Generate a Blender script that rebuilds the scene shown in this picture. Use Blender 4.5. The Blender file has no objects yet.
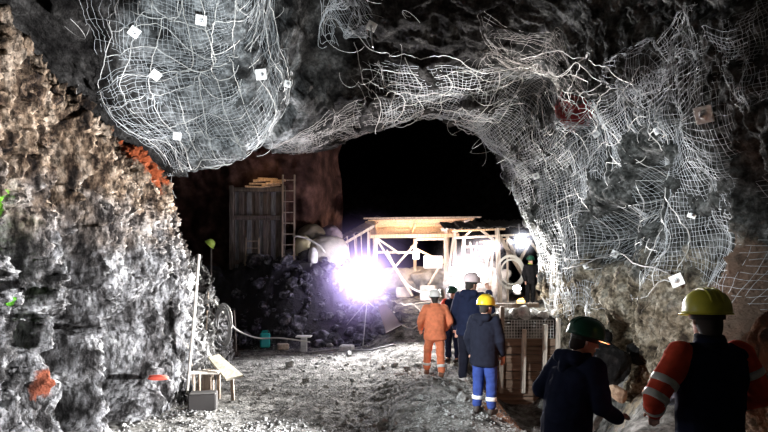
import bpy, math, random
import numpy as np
from mathutils import Vector, Matrix
from mathutils.bvhtree import BVHTree

random.seed(7)
RNG = np.random.RandomState(11)
SC = bpy.context.scene
COL = SC.collection
F = 560.0            # focal length in pixels of the 768x432 frame
CAM_H = 2.1          # eye height above the cave floor
PI = math.pi

# ------------------------------------------------------------------ camera
cam_data = bpy.data.cameras.new('camera')
cam_data.sensor_width = 36.0
cam_data.lens = F / 768.0 * 36.0
cam_data.shift_y = 58.0 / 768.0
cam_data.clip_end = 200
cam = bpy.data.objects.new('camera', cam_data)
cam.location = (0, 0, CAM_H)
cam.rotation_euler = (PI / 2, 0, 0)
COL.objects.link(cam)
SC.camera = cam

# ------------------------------------------------------------------ world, exposure
world = bpy.data.worlds.new('world')
SC.world = world
world.use_nodes = True
world.node_tree.nodes['Background'].inputs[0].default_value = (0.55, 0.65, 0.9, 1)
world.node_tree.nodes['Background'].inputs[1].default_value = 0.0
SC.view_settings.view_transform = 'Standard'
SC.view_settings.look = 'None'
SC.view_settings.gamma = 1
SC.view_settings.use_curve_mapping = False
SC.view_settings.exposure = 0.0
SC.cycles.max_bounces = 5
SC.cycles.diffuse_bounces = 2
SC.cycles.glossy_bounces = 2
SC.cycles.transmission_bounces = 4
SC.cycles.volume_bounces = 0
SC.cycles.sample_clamp_indirect = 3
SC.cycles.use_denoising = True
SC.cycles.caustics_reflective = False
SC.cycles.caustics_refractive = False

def P(px, py, Y):
    """the point Y metres ahead that the photograph shows at (px, py)"""
    return Vector(((px - 384.0) / F * Y, Y, CAM_H - (py - 274.0) / F * Y))

# ------------------------------------------------------------------ lights
def spot(name, loc, target, power, angle, blend=0.5, col=(1, 1, 1), size=0.08):
    l = bpy.data.lights.new(name, 'SPOT')
    l.energy = power; l.color = col; l.spot_size = math.radians(angle); l.spot_blend = blend
    l.shadow_soft_size = size
    o = bpy.data.objects.new(name, l)
    o.location = loc
    o.rotation_euler = (Vector(target) - Vector(loc)).to_track_quat('-Z', 'Y').to_euler()
    COL.objects.link(o)
    return o
def point(name, loc, power, col=(1, 1, 1), size=0.05):
    l = bpy.data.lights.new(name, 'POINT')
    l.energy = power; l.color = col; l.shadow_soft_size = size
    o = bpy.data.objects.new(name, l); o.location = loc
    COL.objects.link(o)
    return o

FLOOD1 = P(367, 277, 15.6)
FLOOD2 = P(466, 269, 15.2)
FLOOD3 = P(520, 240, 15.6)
FLOOD4 = P(517, 290, 14.6)
# work floods at the far end of the chamber, turned back towards the entrance
spot('flood_light_beam', FLOOD1 + Vector((0.0, -0.35, 0)), (-1.6, 6, 1.2), 3600, 124, 0.5, (0.90, 0.86, 1.0), 0.10)
spot('flood_light_beam', FLOOD2 + Vector((-0.05, -0.35, 0)), (0.8, 6, 1.0), 2200, 134, 0.5, (1.0, 0.93, 0.88), 0.10)
spot('flood_light_beam', FLOOD3 + Vector((-0.05, -0.3, -0.02)), (2.5, 8, 1.2), 1500, 116, 0.5, (0.95, 0.98, 1.0), 0.08)
spot('flood_light_beam', FLOOD1 + Vector((-.2, -0.4, 0.1)), (-3.9, 7.4, 1.6), 8000, 36, 0.7, (1.0, 0.97, 0.97), 0.05)
spot('flood_light_beam', FLOOD3 + Vector((-.3, -0.4, -0.05)), (-3.8, 7.2, 1.7), 27000, 31, 0.6, (1.0, 0.97, 0.95), 0.05)
point('lamp_glow', FLOOD4 + Vector((0, -0.2, 0.05)), 150, (1.0, 0.93, 0.8), 0.05)
point('flood_back_fill', FLOOD1 + Vector((-.3, .6, .35)), 130, (0.85, 0.78, 1.0), 0.15)  # added fill behind the floods, brightens the sacks and the shelter
spot('flood_back_fill', FLOOD1 + Vector((0.1, 0.5, .1)), (1.6, 20, 2.2), 500, 90, .6, (0.9, 0.8, 1.0), 0.15)
spot('flood_back_fill', FLOOD2 + Vector((0.0, 0.5, .1)), (1.9, 20, 2.5), 900, 150, .6, (1.0, 0.82, 0.75), 0.15)
# unseen spots added as fill: left wall, hanging roof lump, right wall, floor, and a weak one beside the near workers
spot('unseen_fill', (2.25, 6.5, 0.80), (-3.8, 6.9, 1.95), 8000, 62, 0.35, (0.97, 0.97, 1.0), 0.04)  # added spot, hidden behind the green-helmeted worker
spot('unseen_fill', (-0.9, 3.6, 0.8), (-2.4, 8.6, 4.85), 3000, 31, 0.3, (0.88, 0.96, 1.0), 0.04)
spot('unseen_fill', (-3.1, 4.2, 2.5), (3.9, 9.3, 1.5), 3400, 50, 0.6, (0.88, 0.96, 1.0), 0.05)
spot('unseen_fill', (-3.3, 4.9, 2.9), (0.0, 10.4, 0.0), 170, 46, 0.9, (1.0, 0.97, 0.93), 0.05)
spot('unseen_fill', (-3.45, 5.1, 2.5), (1.8, 4.2, 1.7), 70, 26, 0.6, (0.95, 0.97, 1.0), 0.05)

point('hidden_red_fill', (2.45, 6.6, .95), 26, (1, .30, .12), .05)  # added unseen glow, reddens the pit slope and the near worker's face

# ------------------------------------------------------------------ noise (vectorised)
def _h(ix, iy, iz, s):
    with np.errstate(over='ignore'):
        n = (ix.astype(np.int64) * 374761393 + iy.astype(np.int64) * 668265263 + iz.astype(np.int64) * 2147483647 + s * 974711) & 0xffffffff
        n = ((n ^ (n >> 13)) * 1274126177) & 0xffffffff
        n = ((n ^ (n >> 16)) * 2246822519) & 0xffffffff
        n = n ^ (n >> 15)
    return (n & 0xffffff) / float(0xffffff)
def vn(p, s=0):
    """smooth value noise, -1..1; p is (N,3)"""
    i = np.floor(p).astype(np.int64); f = p - i
    f = f * f * f * (f * (f * 6 - 15) + 10)
    r = 0
    for a in (0, 1):
        wx = f[:, 0] if a else 1 - f[:, 0]
        for b in (0, 1):
            wy = f[:, 1] if b else 1 - f[:, 1]
            for c in (0, 1):
                wz = f[:, 2] if c else 1 - f[:, 2]
                r = r + wx * wy * wz * _h(i[:, 0] + a, i[:, 1] + b, i[:, 2] + c, s)
    return r * 2 - 1
def fbm(p, oct=4, s=0, gain=0.5):
    r = 0; a = 1.0; t = 0
    for k in range(oct):
        r = r + a * vn(p * (2.03 ** k) + 17.3 * k, s + k); t += a; a *= gain
    return r / t
def ridged(p, oct=4, s=0, gain=0.5):
    r = 0; a = 1.0; t = 0
    for k in range(oct):
        r = r + a * (1 - 2 * np.abs(vn(p * (2.03 ** k) + 9.1 * k, s + k))); t += a; a *= gain
    return r / t
def worley(p, s=0):
    """distance to nearest feature point and the cell's random value"""
    i = np.floor(p).astype(np.int64)
    d1 = np.full(len(p), 9.0); d2 = np.full(len(p), 9.0); v = np.zeros(len(p))
    for a in (-1, 0, 1):
        for b in (-1, 0, 1):
            for c in (-1, 0, 1):
                j0, j1, j2 = i[:, 0] + a, i[:, 1] + b, i[:, 2] + c
                q = np.stack([j0 + _h(j0, j1, j2, s), j1 + _h(j0, j1, j2, s + 1), j2 + _h(j0, j1, j2, s + 2)], 1)
                d = np.sqrt(((q - p) ** 2).sum(1))
                n = d < d1
                d2 = np.where(n, d1, np.minimum(d2, d))
                v = np.where(n, _h(j0, j1, j2, s + 3), v)
                d1 = np.where(n, d, d1)
    return d1, d2, v
def sstep(a, b, x):
    t = np.clip((x - a) / (b - a), 0, 1)
    return t * t * (3 - 2 * t)
def gauss(x, c, w): return np.exp(-((x - c) / w) ** 2)

# ------------------------------------------------------------------ materials
def new_mat(name):
    m = bpy.data.materials.new(name); m.use_nodes = True
    return m, m.node_tree.nodes, m.node_tree.links, m.node_tree.nodes['Principled BSDF']
def mat(name, col, rough=0.7, metal=0.0, noise=0.0, scale=20, bump=0.0, emit=None, estr=0, stretch=(1, 1, 1), spec=0.4):
    m, N, L, B = new_mat(name)
    B.inputs['Base Color'].default_value = (*col, 1)
    B.inputs['Roughness'].default_value = rough
    B.inputs['Metallic'].default_value = metal
    B.inputs['Specular IOR Level'].default_value = spec
    if noise or bump:
        tc = N.new('ShaderNodeTexCoord'); mp = N.new('ShaderNodeMapping'); mp.inputs['Scale'].default_value = stretch
        L.new(tc.outputs['Object'], mp.inputs['Vector'])
        t = N.new('ShaderNodeTexNoise'); t.inputs['Scale'].default_value = scale; t.inputs['Detail'].default_value = 6
        L.new(mp.outputs[0], t.inputs['Vector'])
        if noise:
            r = N.new('ShaderNodeValToRGB')
            r.color_ramp.elements[0].position = 0.3; r.color_ramp.elements[1].position = 0.7
            r.color_ramp.elements[0].color = (*[c * (1 - noise) for c in col], 1)
            r.color_ramp.elements[1].color = (*[min(1, c * (1 + noise)) for c in col], 1)
            L.new(t.outputs['Fac'], r.inputs['Fac']); L.new(r.outputs[0], B.inputs['Base Color'])
        if bump:
            b = N.new('ShaderNodeBump'); b.inputs['Strength'].default_value = bump; b.inputs['Distance'].default_value = 0.02
            L.new(t.outputs['Fac'], b.inputs['Height']); L.new(b.outputs[0], B.inputs['Normal'])
    if emit:
        B.inputs['Emission Color'].default_value = (*emit, 1); B.inputs['Emission Strength'].default_value = estr
    return m
def rock_mat(name, stops, scale=1.2, stretch=(1, 1, 1), bump=0.6, bscale=14, bdist=0.05, rough=0.85, patches=(), zones=(), wobble=2.4, speck=0):
    """stops: colour ramp of the rock; patches: (centre, radius, colour) mineral or moss stains, or painted tints, with edges of their own;
    zones: (axis, from, to, stops) another rock, or lit and shaded tone put into the colour, beyond a level along an axis"""
    m, N, L, B = new_mat(name)
    B.inputs['Roughness'].default_value = rough; B.inputs['Specular IOR Level'].default_value = .12
    tc = N.new('ShaderNodeTexCoord'); mp = N.new('ShaderNodeMapping'); mp.inputs['Scale'].default_value = stretch
    L.new(tc.outputs['Object'], mp.inputs['Vector'])
    def nz(sc, det=8, v=None, rgh=0.6):
        t = N.new('ShaderNodeTexNoise'); t.inputs['Scale'].default_value = sc; t.inputs['Detail'].default_value = det
        t.inputs['Roughness'].default_value = rgh
        L.new(v or mp.outputs[0], t.inputs['Vector']); return t.outputs['Fac']
    def ramp(fac, st):
        r = N.new('ShaderNodeValToRGB'); cr = r.color_ramp
        while len(cr.elements) < len(st): cr.elements.new(0.5)
        for e, (p, c) in zip(cr.elements, st): e.position = p; e.color = (*c, 1)
        L.new(fac, r.inputs['Fac']); return r.outputs['Color']
    def mix(fac, a, b):
        x = N.new('ShaderNodeMix'); x.data_type = 'RGBA'
        L.new(fac, x.inputs[0]); L.new(a, x.inputs[6])
        if isinstance(b, tuple): x.inputs[7].default_value = (*b, 1)
        else: L.new(b, x.inputs[7])
        return x.outputs[2]
    def math_(op, a, b=None, c=None):
        x = N.new('ShaderNodeMath'); x.operation = op
        for k, v in enumerate((a, b, c)):
            if v is None: continue
            if isinstance(v, (int, float)): x.inputs[k].default_value = v
            else: L.new(v, x.inputs[k])
        return x.outputs[0]
    base = nz(scale)
    c = ramp(base, stops)
    wob = nz(2.2, 5, tc.outputs['Object'])
    sep = N.new('ShaderNodeSeparateXYZ'); L.new(tc.outputs['Object'], sep.inputs[0])
    for ax, a, b, st in zones:
        lv = math_('ADD', sep.outputs[ax], math_('MULTIPLY', math_('SUBTRACT', wob, 0.5), wobble))
        mr = N.new('ShaderNodeMapRange'); mr.inputs['From Min'].default_value = a; mr.inputs['From Max'].default_value = b
        L.new(lv, mr.inputs['Value'])
        c = mix(mr.outputs[0], c, ramp(base, st))
    if speck:                                # dark mineral grains and streaks
        x = N.new('ShaderNodeMix'); x.data_type = 'RGBA'; x.blend_type = 'MULTIPLY'; x.inputs[0].default_value = speck
        L.new(c, x.inputs[6]); L.new(ramp(nz(15, 5), [(.40, (.06, .055, .05)), (.50, (.6, .6, .6)), (.58, (1, 1, 1))]), x.inputs[7]); c = x.outputs[2]
    for ce, rad, colr in patches:
        vd = N.new('ShaderNodeVectorMath'); vd.operation = 'DISTANCE'
        L.new(tc.outputs['Object'], vd.inputs[0]); vd.inputs[1].default_value = ce
        d = math_('ADD', math_('DIVIDE', vd.outputs['Value'], rad), math_('MULTIPLY', math_('SUBTRACT', nz(5.0, 6, tc.outputs['Object']), 0.5), 1.6))
        mr = N.new('ShaderNodeMapRange'); mr.inputs['From Min'].default_value = 1.0; mr.inputs['From Max'].default_value = 0.75
        L.new(d, mr.inputs['Value'])
        c = mix(mr.outputs[0], c, colr)
    L.new(c, B.inputs['Base Color'])
    h = math_('ADD', nz(bscale, 10, tc.outputs['Object'], 0.7), math_('MULTIPLY', nz(bscale * 3.1, 4, tc.outputs['Object'], 0.6), .4))
    vo = N.new('ShaderNodeTexVoronoi'); vo.inputs['Scale'].default_value = bscale * 0.6; L.new(tc.outputs['Object'], vo.inputs['Vector'])
    hh = math_('ADD', h, math_('MULTIPLY', vo.outputs['Distance'], 0.35))
    b = N.new('ShaderNodeBump'); b.inputs['Strength'].default_value = bump; b.inputs['Distance'].default_value = bdist
    L.new(hh, b.inputs['Height']); L.new(b.outputs[0], B.inputs['Normal'])
    return m

# ------------------------------------------------------------------ mesh helpers
def raw_obj(name, verts, faces, m=None, parent=None, smooth=False):
    me = bpy.data.meshes.new(name)
    me.from_pydata([tuple(v) for v in verts], [], faces)
    if smooth: me.polygons.foreach_set('use_smooth', [True] * len(me.polygons))
    me.update()
    if m: me.materials.append(m)
    o = bpy.data.objects.new(name, me); COL.objects.link(o)
    if parent: o.parent = parent
    return o
def grid_obj(name, pts, m, smooth=True, flip=False):
    """pts (nu, nv, 3) -> quads"""
    nu, nv = pts.shape[:2]
    me = bpy.data.meshes.new(name)
    me.vertices.add(nu * nv); me.vertices.foreach_set('co', pts.reshape(-1).astype(np.float32))
    a = (np.arange(nu - 1)[:, None] * nv + np.arange(nv - 1)[None, :]).reshape(-1)
    q = np.stack([a, a + 1, a + nv + 1, a + nv], 1)
    if flip: q = q[:, ::-1]
    me.loops.add(q.size); me.loops.foreach_set('vertex_index', q.reshape(-1).astype(np.int32))
    me.polygons.add(len(q)); me.polygons.foreach_set('loop_start', (np.arange(len(q)) * 4).astype(np.int32))
    me.polygons.foreach_set('loop_total', np.full(len(q), 4, np.int32))
    me.polygons.foreach_set('use_smooth', np.full(len(q), smooth))
    me.update(calc_edges=True); me.validate()
    me.materials.append(m)
    o = bpy.data.objects.new(name, me); COL.objects.link(o)
    return o
def tag(o, label=None, cat=None, group=None, kind=None):
    if label: o['label'] = label
    if cat: o['category'] = cat
    if group: o['group'] = group
    if kind: o['kind'] = kind
    return o
def empty(name, loc, rz=0.0, label=None, cat=None, group=None):
    o = bpy.data.objects.new(name, None); COL.objects.link(o)
    o.empty_display_size = 0.1
    o.location = loc; o.rotation_euler = (0, 0, rz)
    return tag(o, label, cat, group)

class MB:
    """collects shapes; build() links them as one mesh"""
    def __init__(s): s.v = []; s.f = []
    def add(s, vs, fs):
        n = len(s.v); s.v += [Vector(v) for v in vs]; s.f += [tuple(i + n for i in f) for f in fs]; return s
    def box(s, c, size, M=None, bev=0.0):
        hx, hy, hz = [a / 2 for a in size]; c = Vector(c)
        if bev <= 0:
            vs = [Vector((x * hx, y * hy, z * hz)) for x in (-1, 1) for y in (-1, 1) for z in (-1, 1)]
            fs = [(0, 1, 3, 2), (4, 6, 7, 5), (0, 4, 5, 1), (2, 3, 7, 6), (0, 2, 6, 4), (1, 5, 7, 3)]
        else:
            b = min(bev, hx * .9, hy * .9, hz * .9)
            def ring(z, ix): return [(-hx + ix, -hy + b if ix < b else -hy + ix, z)]
            vs = []
            for z, k in ((-hz, b), (-hz + b, 0), (hz - b, 0), (hz, b)):
                X, Y = hx - k, hy - k
                e = b if k == 0 else b * 0.6
                vs += [Vector(p) for p in ((-X + e, -Y, z), (X - e, -Y, z), (X, -Y + e, z), (X, Y - e, z), (X - e, Y, z), (-X + e, Y, z), (-X, Y - e, z), (-X, -Y + e, z))]
            fs = [tuple(range(7, -1, -1)), tuple(range(24, 32))]
            for r in range(3):
                for i in range(8):
                    fs.append((r * 8 + i, r * 8 + (i + 1) % 8, r * 8 + 8 + (i + 1) % 8, r * 8 + 8 + i))
        if M: vs = [M @ v for v in vs]
        return s.add([v + c for v in vs], fs)
    def beam(s, p0, p1, w, h=None, bev=0.006, roll=0.0):
        p0, p1 = Vector(p0), Vector(p1); d = p1 - p0; h = h or w
        q = d.to_track_quat('Z', 'Y').to_matrix() @ Matrix.Rotation(roll, 3, 'Z')
        return s.box((p0 + p1) / 2, (w, h, d.length), q, bev)
    def tube(s, pts, r, n=8, cap=True):
        pts = [Vector(p) for p in pts]; N = len(pts); r = r if isinstance(r, (list, tuple)) else [r] * N
        vs, fs = [], []
        up = None
        for i, p in enumerate(pts):
            d = (pts[min(i + 1, N - 1)] - pts[max(i - 1, 0)]).normalized()
            if up is None:
                up = Vector((0, 0, 1)) if abs(d.z) < .9 else Vector((1, 0, 0))
            a = d.cross(up)
            if a.length < 1e-4: a = d.cross(Vector((0.3, 1, 0.2)))
            a.normalize(); b = a.cross(d).normalized(); up = b
            for k in range(n):
                t = 2 * PI * k / n
                vs.append(p + (a * math.cos(t) + b * math.sin(t)) * r[i])
        for i in range(N - 1):
            for k in range(n):
                fs.append((i * n + k, i * n + (k + 1) % n, (i + 1) * n + (k + 1) % n, (i + 1) * n + k))
        if cap: fs += [tuple(range(n - 1, -1, -1)), tuple((N - 1) * n + k for k in range(n))]
        return s.add(vs, fs)
    def lathe(s, prof, n=24, c=(0, 0, 0), M=None, sx=1.0, sy=1.0):
        c = Vector(c); vs, fs = [], []
        for r, z in prof:
            for k in range(n):
                t = 2 * PI * k / n
                v = Vector((r * math.cos(t) * sx, r * math.sin(t) * sy, z))
                vs.append((M @ v if M else v) + c)
        for i in range(len(prof) - 1):
            for k in range(n):
                fs.append((i * n + k, i * n + (k + 1) % n, (i + 1) * n + (k + 1) % n, (i + 1) * n + k))
        fs += [tuple(range(n - 1, -1, -1)), tuple((len(prof) - 1) * n + k for k in range(n))]
        return s.add(vs, fs)
    def torus(s, c, R, r, axis='Y', n=28, m=6, M=None, jit=0.0):
        pts = []
        for k in range(n + 1):
            t = 2 * PI * k / n
            a, b = R * math.cos(t), R * math.sin(t)
            p = Vector((a, 0, b)) if axis == 'Y' else Vector((0, a, b)) if axis == 'X' else Vector((a, b, 0))
            if M: p = M @ p
            pts.append(Vector(c) + p)
        return s.tube(pts, r, m, False)
    def build(s, name, m, parent=None, smooth=False):
        return raw_obj(name, s.v, s.f, m, parent, smooth)

def wires_mesh(name, lines, r, m, parent=None, n=3):
    """many thin strands as one mesh: a wire net"""
    V, Fq = [], []
    base = 0
    for pts in lines:
        p = np.asarray(pts, float)
        if len(p) < 2: continue
        d = np.gradient(p, axis=0); d /= (np.linalg.norm(d, axis=1, keepdims=True) + 1e-9)
        up = np.tile(np.array([0.31, 0.2, 0.93]), (len(p), 1))
        a = np.cross(d, up); a /= (np.linalg.norm(a, axis=1, keepdims=True) + 1e-9)
        b = np.cross(a, d)
        rings = np.stack([p + r * (a * math.cos(2 * PI * k / n) + b * math.sin(2 * PI * k / n)) for k in range(n)], 1)
        V.append(rings.reshape(-1, 3))
        i = (np.arange(len(p) - 1) * n)[:, None] + np.arange(n)[None, :]
        j = (np.arange(len(p) - 1) * n)[:, None] + ((np.arange(n) + 1) % n)[None, :]
        Fq.append((np.stack([i, j, j + n, i + n], 2).reshape(-1, 4)) + base)
        base += len(p) * n
    V = np.concatenate(V); q = np.concatenate(Fq)
    me = bpy.data.meshes.new(name)
    me.vertices.add(len(V)); me.vertices.foreach_set('co', V.reshape(-1).astype(np.float32))
    me.loops.add(q.size); me.loops.foreach_set('vertex_index', q.reshape(-1).astype(np.int32))
    me.polygons.add(len(q)); me.polygons.foreach_set('loop_start', (np.arange(len(q)) * 4).astype(np.int32))
    me.polygons.foreach_set('loop_total', np.full(len(q), 4, np.int32))
    me.polygons.foreach_set('use_smooth', np.full(len(q), True))
    me.update(calc_edges=True)
    me.materials.append(m)
    o = bpy.data.objects.new(name, me); COL.objects.link(o)
    if parent: o.parent = parent
    return o

# ================================================================== THE CAVE
# cross-sections (x, z) of the chamber at stations along its length, from the left foot over the roof to the right foot
ST = {
 -3.0: [(-4.5,-.6),(-4.5,1),(-4.5,2.5),(-4.5,4),(-4,5.5),(-2.8,6),(-1.2,6.2),(0.5,6.3),(2.2,6),(3.4,5.2),(4,3.8),(4.2,2),(4.3,-.8)],
 3.0: [(-4.2,-.6),(-4.2,1),(-4.2,2.5),(-4.3,4),(-4.8,5.2),(-3.4,6.4),(-1.4,6.4),(0.5,6.5),(2.2,6.6),(3.4,5.8),(3.8,4.2),(4.0,2),(4.1,-.8)],
 5.5: [(-3.7,-.6),(-3.9,1),(-3.9,2.5),(-3.85,4.6),(-6.4,6.4),(-3.6,7.4),(-1.6,6.3),(-.6,8.6),(1.9,8.6),(3.2,6.0),(3.7,4.3),(3.8,2.2),(3.7,-.8)],
 7.0: [(-3.4,-.6),(-3.7,1),(-3.9,2.5),(-3.95,4.2),(-6.6,6.2),(-3.3,6.0),(-1.75,5.6),(-.9,9.0),(1.9,8.8),(3.3,6.2),(3.9,4.4),(4.0,2.2),(3.8,-.8)],
 8.5: [(-3.2,-.6),(-3.5,1),(-3.8,2.4),(-4.0,3.6),(-4.9,4.6),(-3.5,4.9),(-1.85,5.1),(-1.2,9.0),(1,8.2),(3.2,6.1),(4,4.6),(4.1,2.3),(3.9,-.8)],
 10.0: [(-3.1,-.6),(-3.4,1),(-3.8,2.3),(-3.95,3.3),(-3.9,4.0),(-3.0,4.05),(-1.85,4.4),(-1.3,7.8),(.5,6.3),(2.8,6.0),(3.9,4.8),(4.1,2.3),(3.9,-.8)],
 11.6: [(-3.25,-.6),(-3.5,.8),(-3.95,2.15),(-5.2,2.4),(-5.6,4.0),(-4.6,5.2),(-2.6,5.1),(-1.0,5.7),(.8,5.9),(2.6,5.7),(3.7,4.6),(4.1,2.3),(4.0,-.8)],
 13.7: [(-3.65,-.6),(-3.95,.6),(-4.3,1.2),(-5.8,1.3),(-6.2,4.0),(-5,5.6),(-2.9,5.15),(-1.2,5.25),(.5,5.95),(2.0,5.75),(2.9,4.5),(3.8,2.7),(4.4,-.8)],
 15.2: [(-3.9,-.6),(-4.3,.2),(-4.8,.6),(-6,1.3),(-6.8,4.5),(-6.4,7.5),(-3.5,9),(-1.2,9.5),(.5,9.5),(2.8,9.5),(4.6,7),(5.2,3),(5,-.8)],
 19.0: [(-5,-.6),(-7,.3),(-7.5,1.5),(-8.5,2),(-9,6),(-8,11),(-5,14),(-2,15),(.5,15),(4,14),(7.5,9),(8,4),(8,-.8)],
 30.0: [(-9,-.6),(-10,.3),(-11,1.5),(-12,4),(-12,8),(-11,13),(-7,17),(-3,18),(1,18),(6,17),(10,11),(11,5),(11,-.8)],
 38.0: [(-7,-.6),(-8,.3),(-9,1.5),(-10,4),(-10,6),(-9,9),(-6,12),(-3,13),(1,13),(5,12),(8,8),(9,4),(9,-.8)],
}
SEG = [14, 84, 100, 90, 44, 40, 50, 50, 50, 50, 56, 56]      # samples per segment of the section
U = np.concatenate([np.arange(s) / s + i for i, s in enumerate(SEG)] + [[12.0]])
YS = np.concatenate([np.arange(-3, 5, .4), np.arange(5, 9.6, .019), np.arange(9.6, 14.6, .034), np.arange(14.6, 17, .1), np.arange(17, 38.01, .6)])
def tube_base():
    ys = sorted(ST); A = np.array([ST[y] for y in ys], float)          # (S,13,2)
    k = np.arange(13)
    sec = np.stack([np.stack([np.interp(U, k, A[s, :, c]) for c in (0, 1)], 1) for s in range(len(ys))])   # S,nu,2
    out = np.empty((len(U), len(YS), 3))
    for c in (0, 1):
        for i in range(len(U)):
            out[i, :, (0, 2)[c]] = np.interp(YS, ys, sec[:, i, c])
    out[:, :, 1] = YS[None, :]
    def blur(a, n, it, ax):
        for _ in range(it):
            pad = [(0, 0)] * 3; pad[ax] = (n, n)
            b = np.pad(a, pad, mode='edge')
            cs = np.cumsum(b, axis=ax)
            z = np.zeros_like(np.take(cs, [0], ax))
            cs = np.concatenate([z, cs], ax)
            L = a.shape[ax]
            a = (np.take(cs, np.arange(2 * n + 1, 2 * n + 1 + L), ax) - np.take(cs, np.arange(0, L), ax)) / (2 * n + 1)
        return a
    yy = out[:, :, 1].copy()
    out = blur(out, 9, 2, 0)
    out = blur(out, 8, 2, 1)
    out[:, :, 1] = yy
    return out, blur
BASE, blur = tube_base()
def normals(g):
    du = np.gradient(g, axis=0); dv = np.gradient(g, axis=1)
    n = np.cross(dv, du); n /= (np.linalg.norm(n, axis=2, keepdims=True) + 1e-9)
    return n            # flipped below to point into the chamber
NRM = normals(BASE)
cen = np.zeros_like(BASE); cen[:, :, 1] = BASE[:, :, 1]; cen[:, :, 2] = 2.6
flipm = np.sign(((cen - BASE) * NRM).sum(2).mean())
NRM *= flipm
nu_, nv_ = len(U), len(YS)
p = BASE.reshape(-1, 3); uu = np.repeat(U, nv_); yv = np.tile(YS, nu_)
x_, y_, z_ = p[:, 0], p[:, 1], p[:, 2]
S3 = lambda a, b, c: p * np.array([a, b, c])
wl = 1 - sstep(3.6, 4.6, uu)                 # left wall
wr = sstep(8.6, 9.6, uu)                     # right wall
wc = np.clip(1 - wl - wr, 0, 1)              # roof
# left wall: fissured, flutes running down
warp = fbm(p * 0.9, 3, 60)
q = np.stack([x_ * 1.2 + warp * .8, y_ * 2.6 + warp * 1.2 + z_ * .35, z_ * .62], 1)
L1 = ridged(q * 0.62, 4, 3, .58)
L2 = ridged(q * 2.1 + 5, 3, 13, .6)
L3 = fbm(np.stack([x_ * 9, y_ * 12, z_ * 5], 1), 3, 23, .6)
q4 = np.stack([x_ * 4 + warp, y_ * 6.5 + warp * 2 + z_ * .8, z_ * 1.7], 1)
L4 = ridged(q4, 4, 33, .62)
L5 = ridged(np.stack([x_ * 12, y_ * 15, z_ * 6], 1) + warp[:, None], 3, 37, .6)
w1, w2, w3 = worley(np.stack([x_ * 1.3 + warp * .6, y_ * 1.9 + warp + z_ * .4, z_ * .7], 1), 81)
w4, w5, w6 = worley(np.stack([x_ * 3 + warp * .6, y_ * 5.2 + warp + z_ * .8, z_ * 1.7], 1), 85)
w7, w8, w9 = worley(np.stack([x_ * 7 + warp, y_ * 11 + warp * 2 + z_ * 1.2, z_ * 4.2], 1), 89)
wa, wb, wcc = worley(np.stack([x_ * 14, y_ * 24 + warp * 3 + z_ * 2, z_ * 11], 1), 93)
chips = .115 * (w9 - .5) + .06 * (.5 - w7) + .055 * (wcc - .5) + .03 * (.5 - wa)
dl = 1.15 * chips + .20 * (.5 - w1) + .14 * (w3 - .5) + .12 * (.5 - w4) + .13 * (w6 - .5) + .05 * L1 + .07 * L2 + .11 * L4 + .08 * L5 + .04 * L3 + .12 * fbm(p * .55, 2, 31)
# roof: blocky, slabby
wd1, wd2, wv = worley(np.stack([x_ * .9, y_ * .7, z_ * .9], 1) + .3 * fbm(p, 2, 40)[:, None], 5)
dc = .42 * (wv - .5) * 1.0 + .25 * fbm(p * .8, 3, 41) + .10 * ridged(p * 2.2, 4, 45, .6) + .03 * fbm(p * 11, 2, 47)
# right wall: lumpy with hollows
rd1, rd2, rv = worley(np.stack([x_ * .8, y_ * .62, z_ * .75], 1) + .35 * fbm(p * .9, 2, 50)[:, None], 8)
dr = .34 * (.5 - rd1) + .25 * (rv - .5) * 0.8 + .2 * fbm(p * .8, 3, 51) + .09 * ridged(p * 2.0, 4, 55, .6) + .045 * fbm(p * 7, 3, 58) + .9 * chips + .10 * (w6 - .5)
D = wl * dl + wc * dc + wr * dr
# hollows (pixel of the photo, depth along the wall, half widths along the wall and up, depth of the hollow)
def hollow(px, py, Y, wy, wz, dep, sel, slant=0.0):
    c = P(px, py, Y)
    dz = z_ - c.z; dy = y_ - c.y - slant * dz
    dep = dep * 1.7
    return -dep * np.exp(-((dy / wy) ** 2 + (dz / wz) ** 2) ** 2.2) * sel
for h in [(72, 175, 6.9, .30, .75, 1.1), (75, 260, 7.0, .35, .45, .8), (128, 350, 7.9, .5, .62, 1.6), (60, 345, 6.6, .4, .35, .7), (118, 395, 7.6, .35, .5, .9),
          (25, 300, 5.9, .18, .5, .45), (62, 405, 6.7, .3, .3, .8), (100, 215, 7.4, .12, .5, .5), (140, 250, 8.4, .2, .45, .5), (108, 160, 7.6, .16, .35, .5),
          (20, 240, 5.8, .2, .35, .4), (160, 320, 9.0, .2, .5, .4), (85, 305, 7.1, .2, .3, .5)]:
    D += hollow(*h, wl)
for h in [(590, 235, 10.2, .8, .45, .8, wr, -.3), (645, 190, 8.6, .7, .45, .7, wr, -.4), (640, 310, 8.9, .3, .35, .5, wr), (760, 240, 5.9, .35, .9, .8, wr),
          (700, 250, 7.0, .4, .4, .3, wr), (600, 350, 9.8, .5, .5, .9, wr), (580, 80, 11, .8, .5, .8, wr)]:
    D += hollow(*h)
D *= 1 - .0 * y_
far = sstep(14.5, 18, y_)
D = D * (1 - far) + far * (.9 * fbm(p * .35, 4, 70) + .3 * ridged(p * .9, 3, 75))
D *= np.where(uu < .6, uu / .6, 1)
CAVE = BASE + NRM * D.reshape(nu_, nv_)[:, :, None]
if True:
    ROCKSOFT = blur(blur(CAVE.copy(), 9, 2, 0), 7, 2, 1); ROCKSOFT[:, :, 1] = CAVE[:, :, 1]
    SOFTN = normals(ROCKSOFT) * flipm

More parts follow.
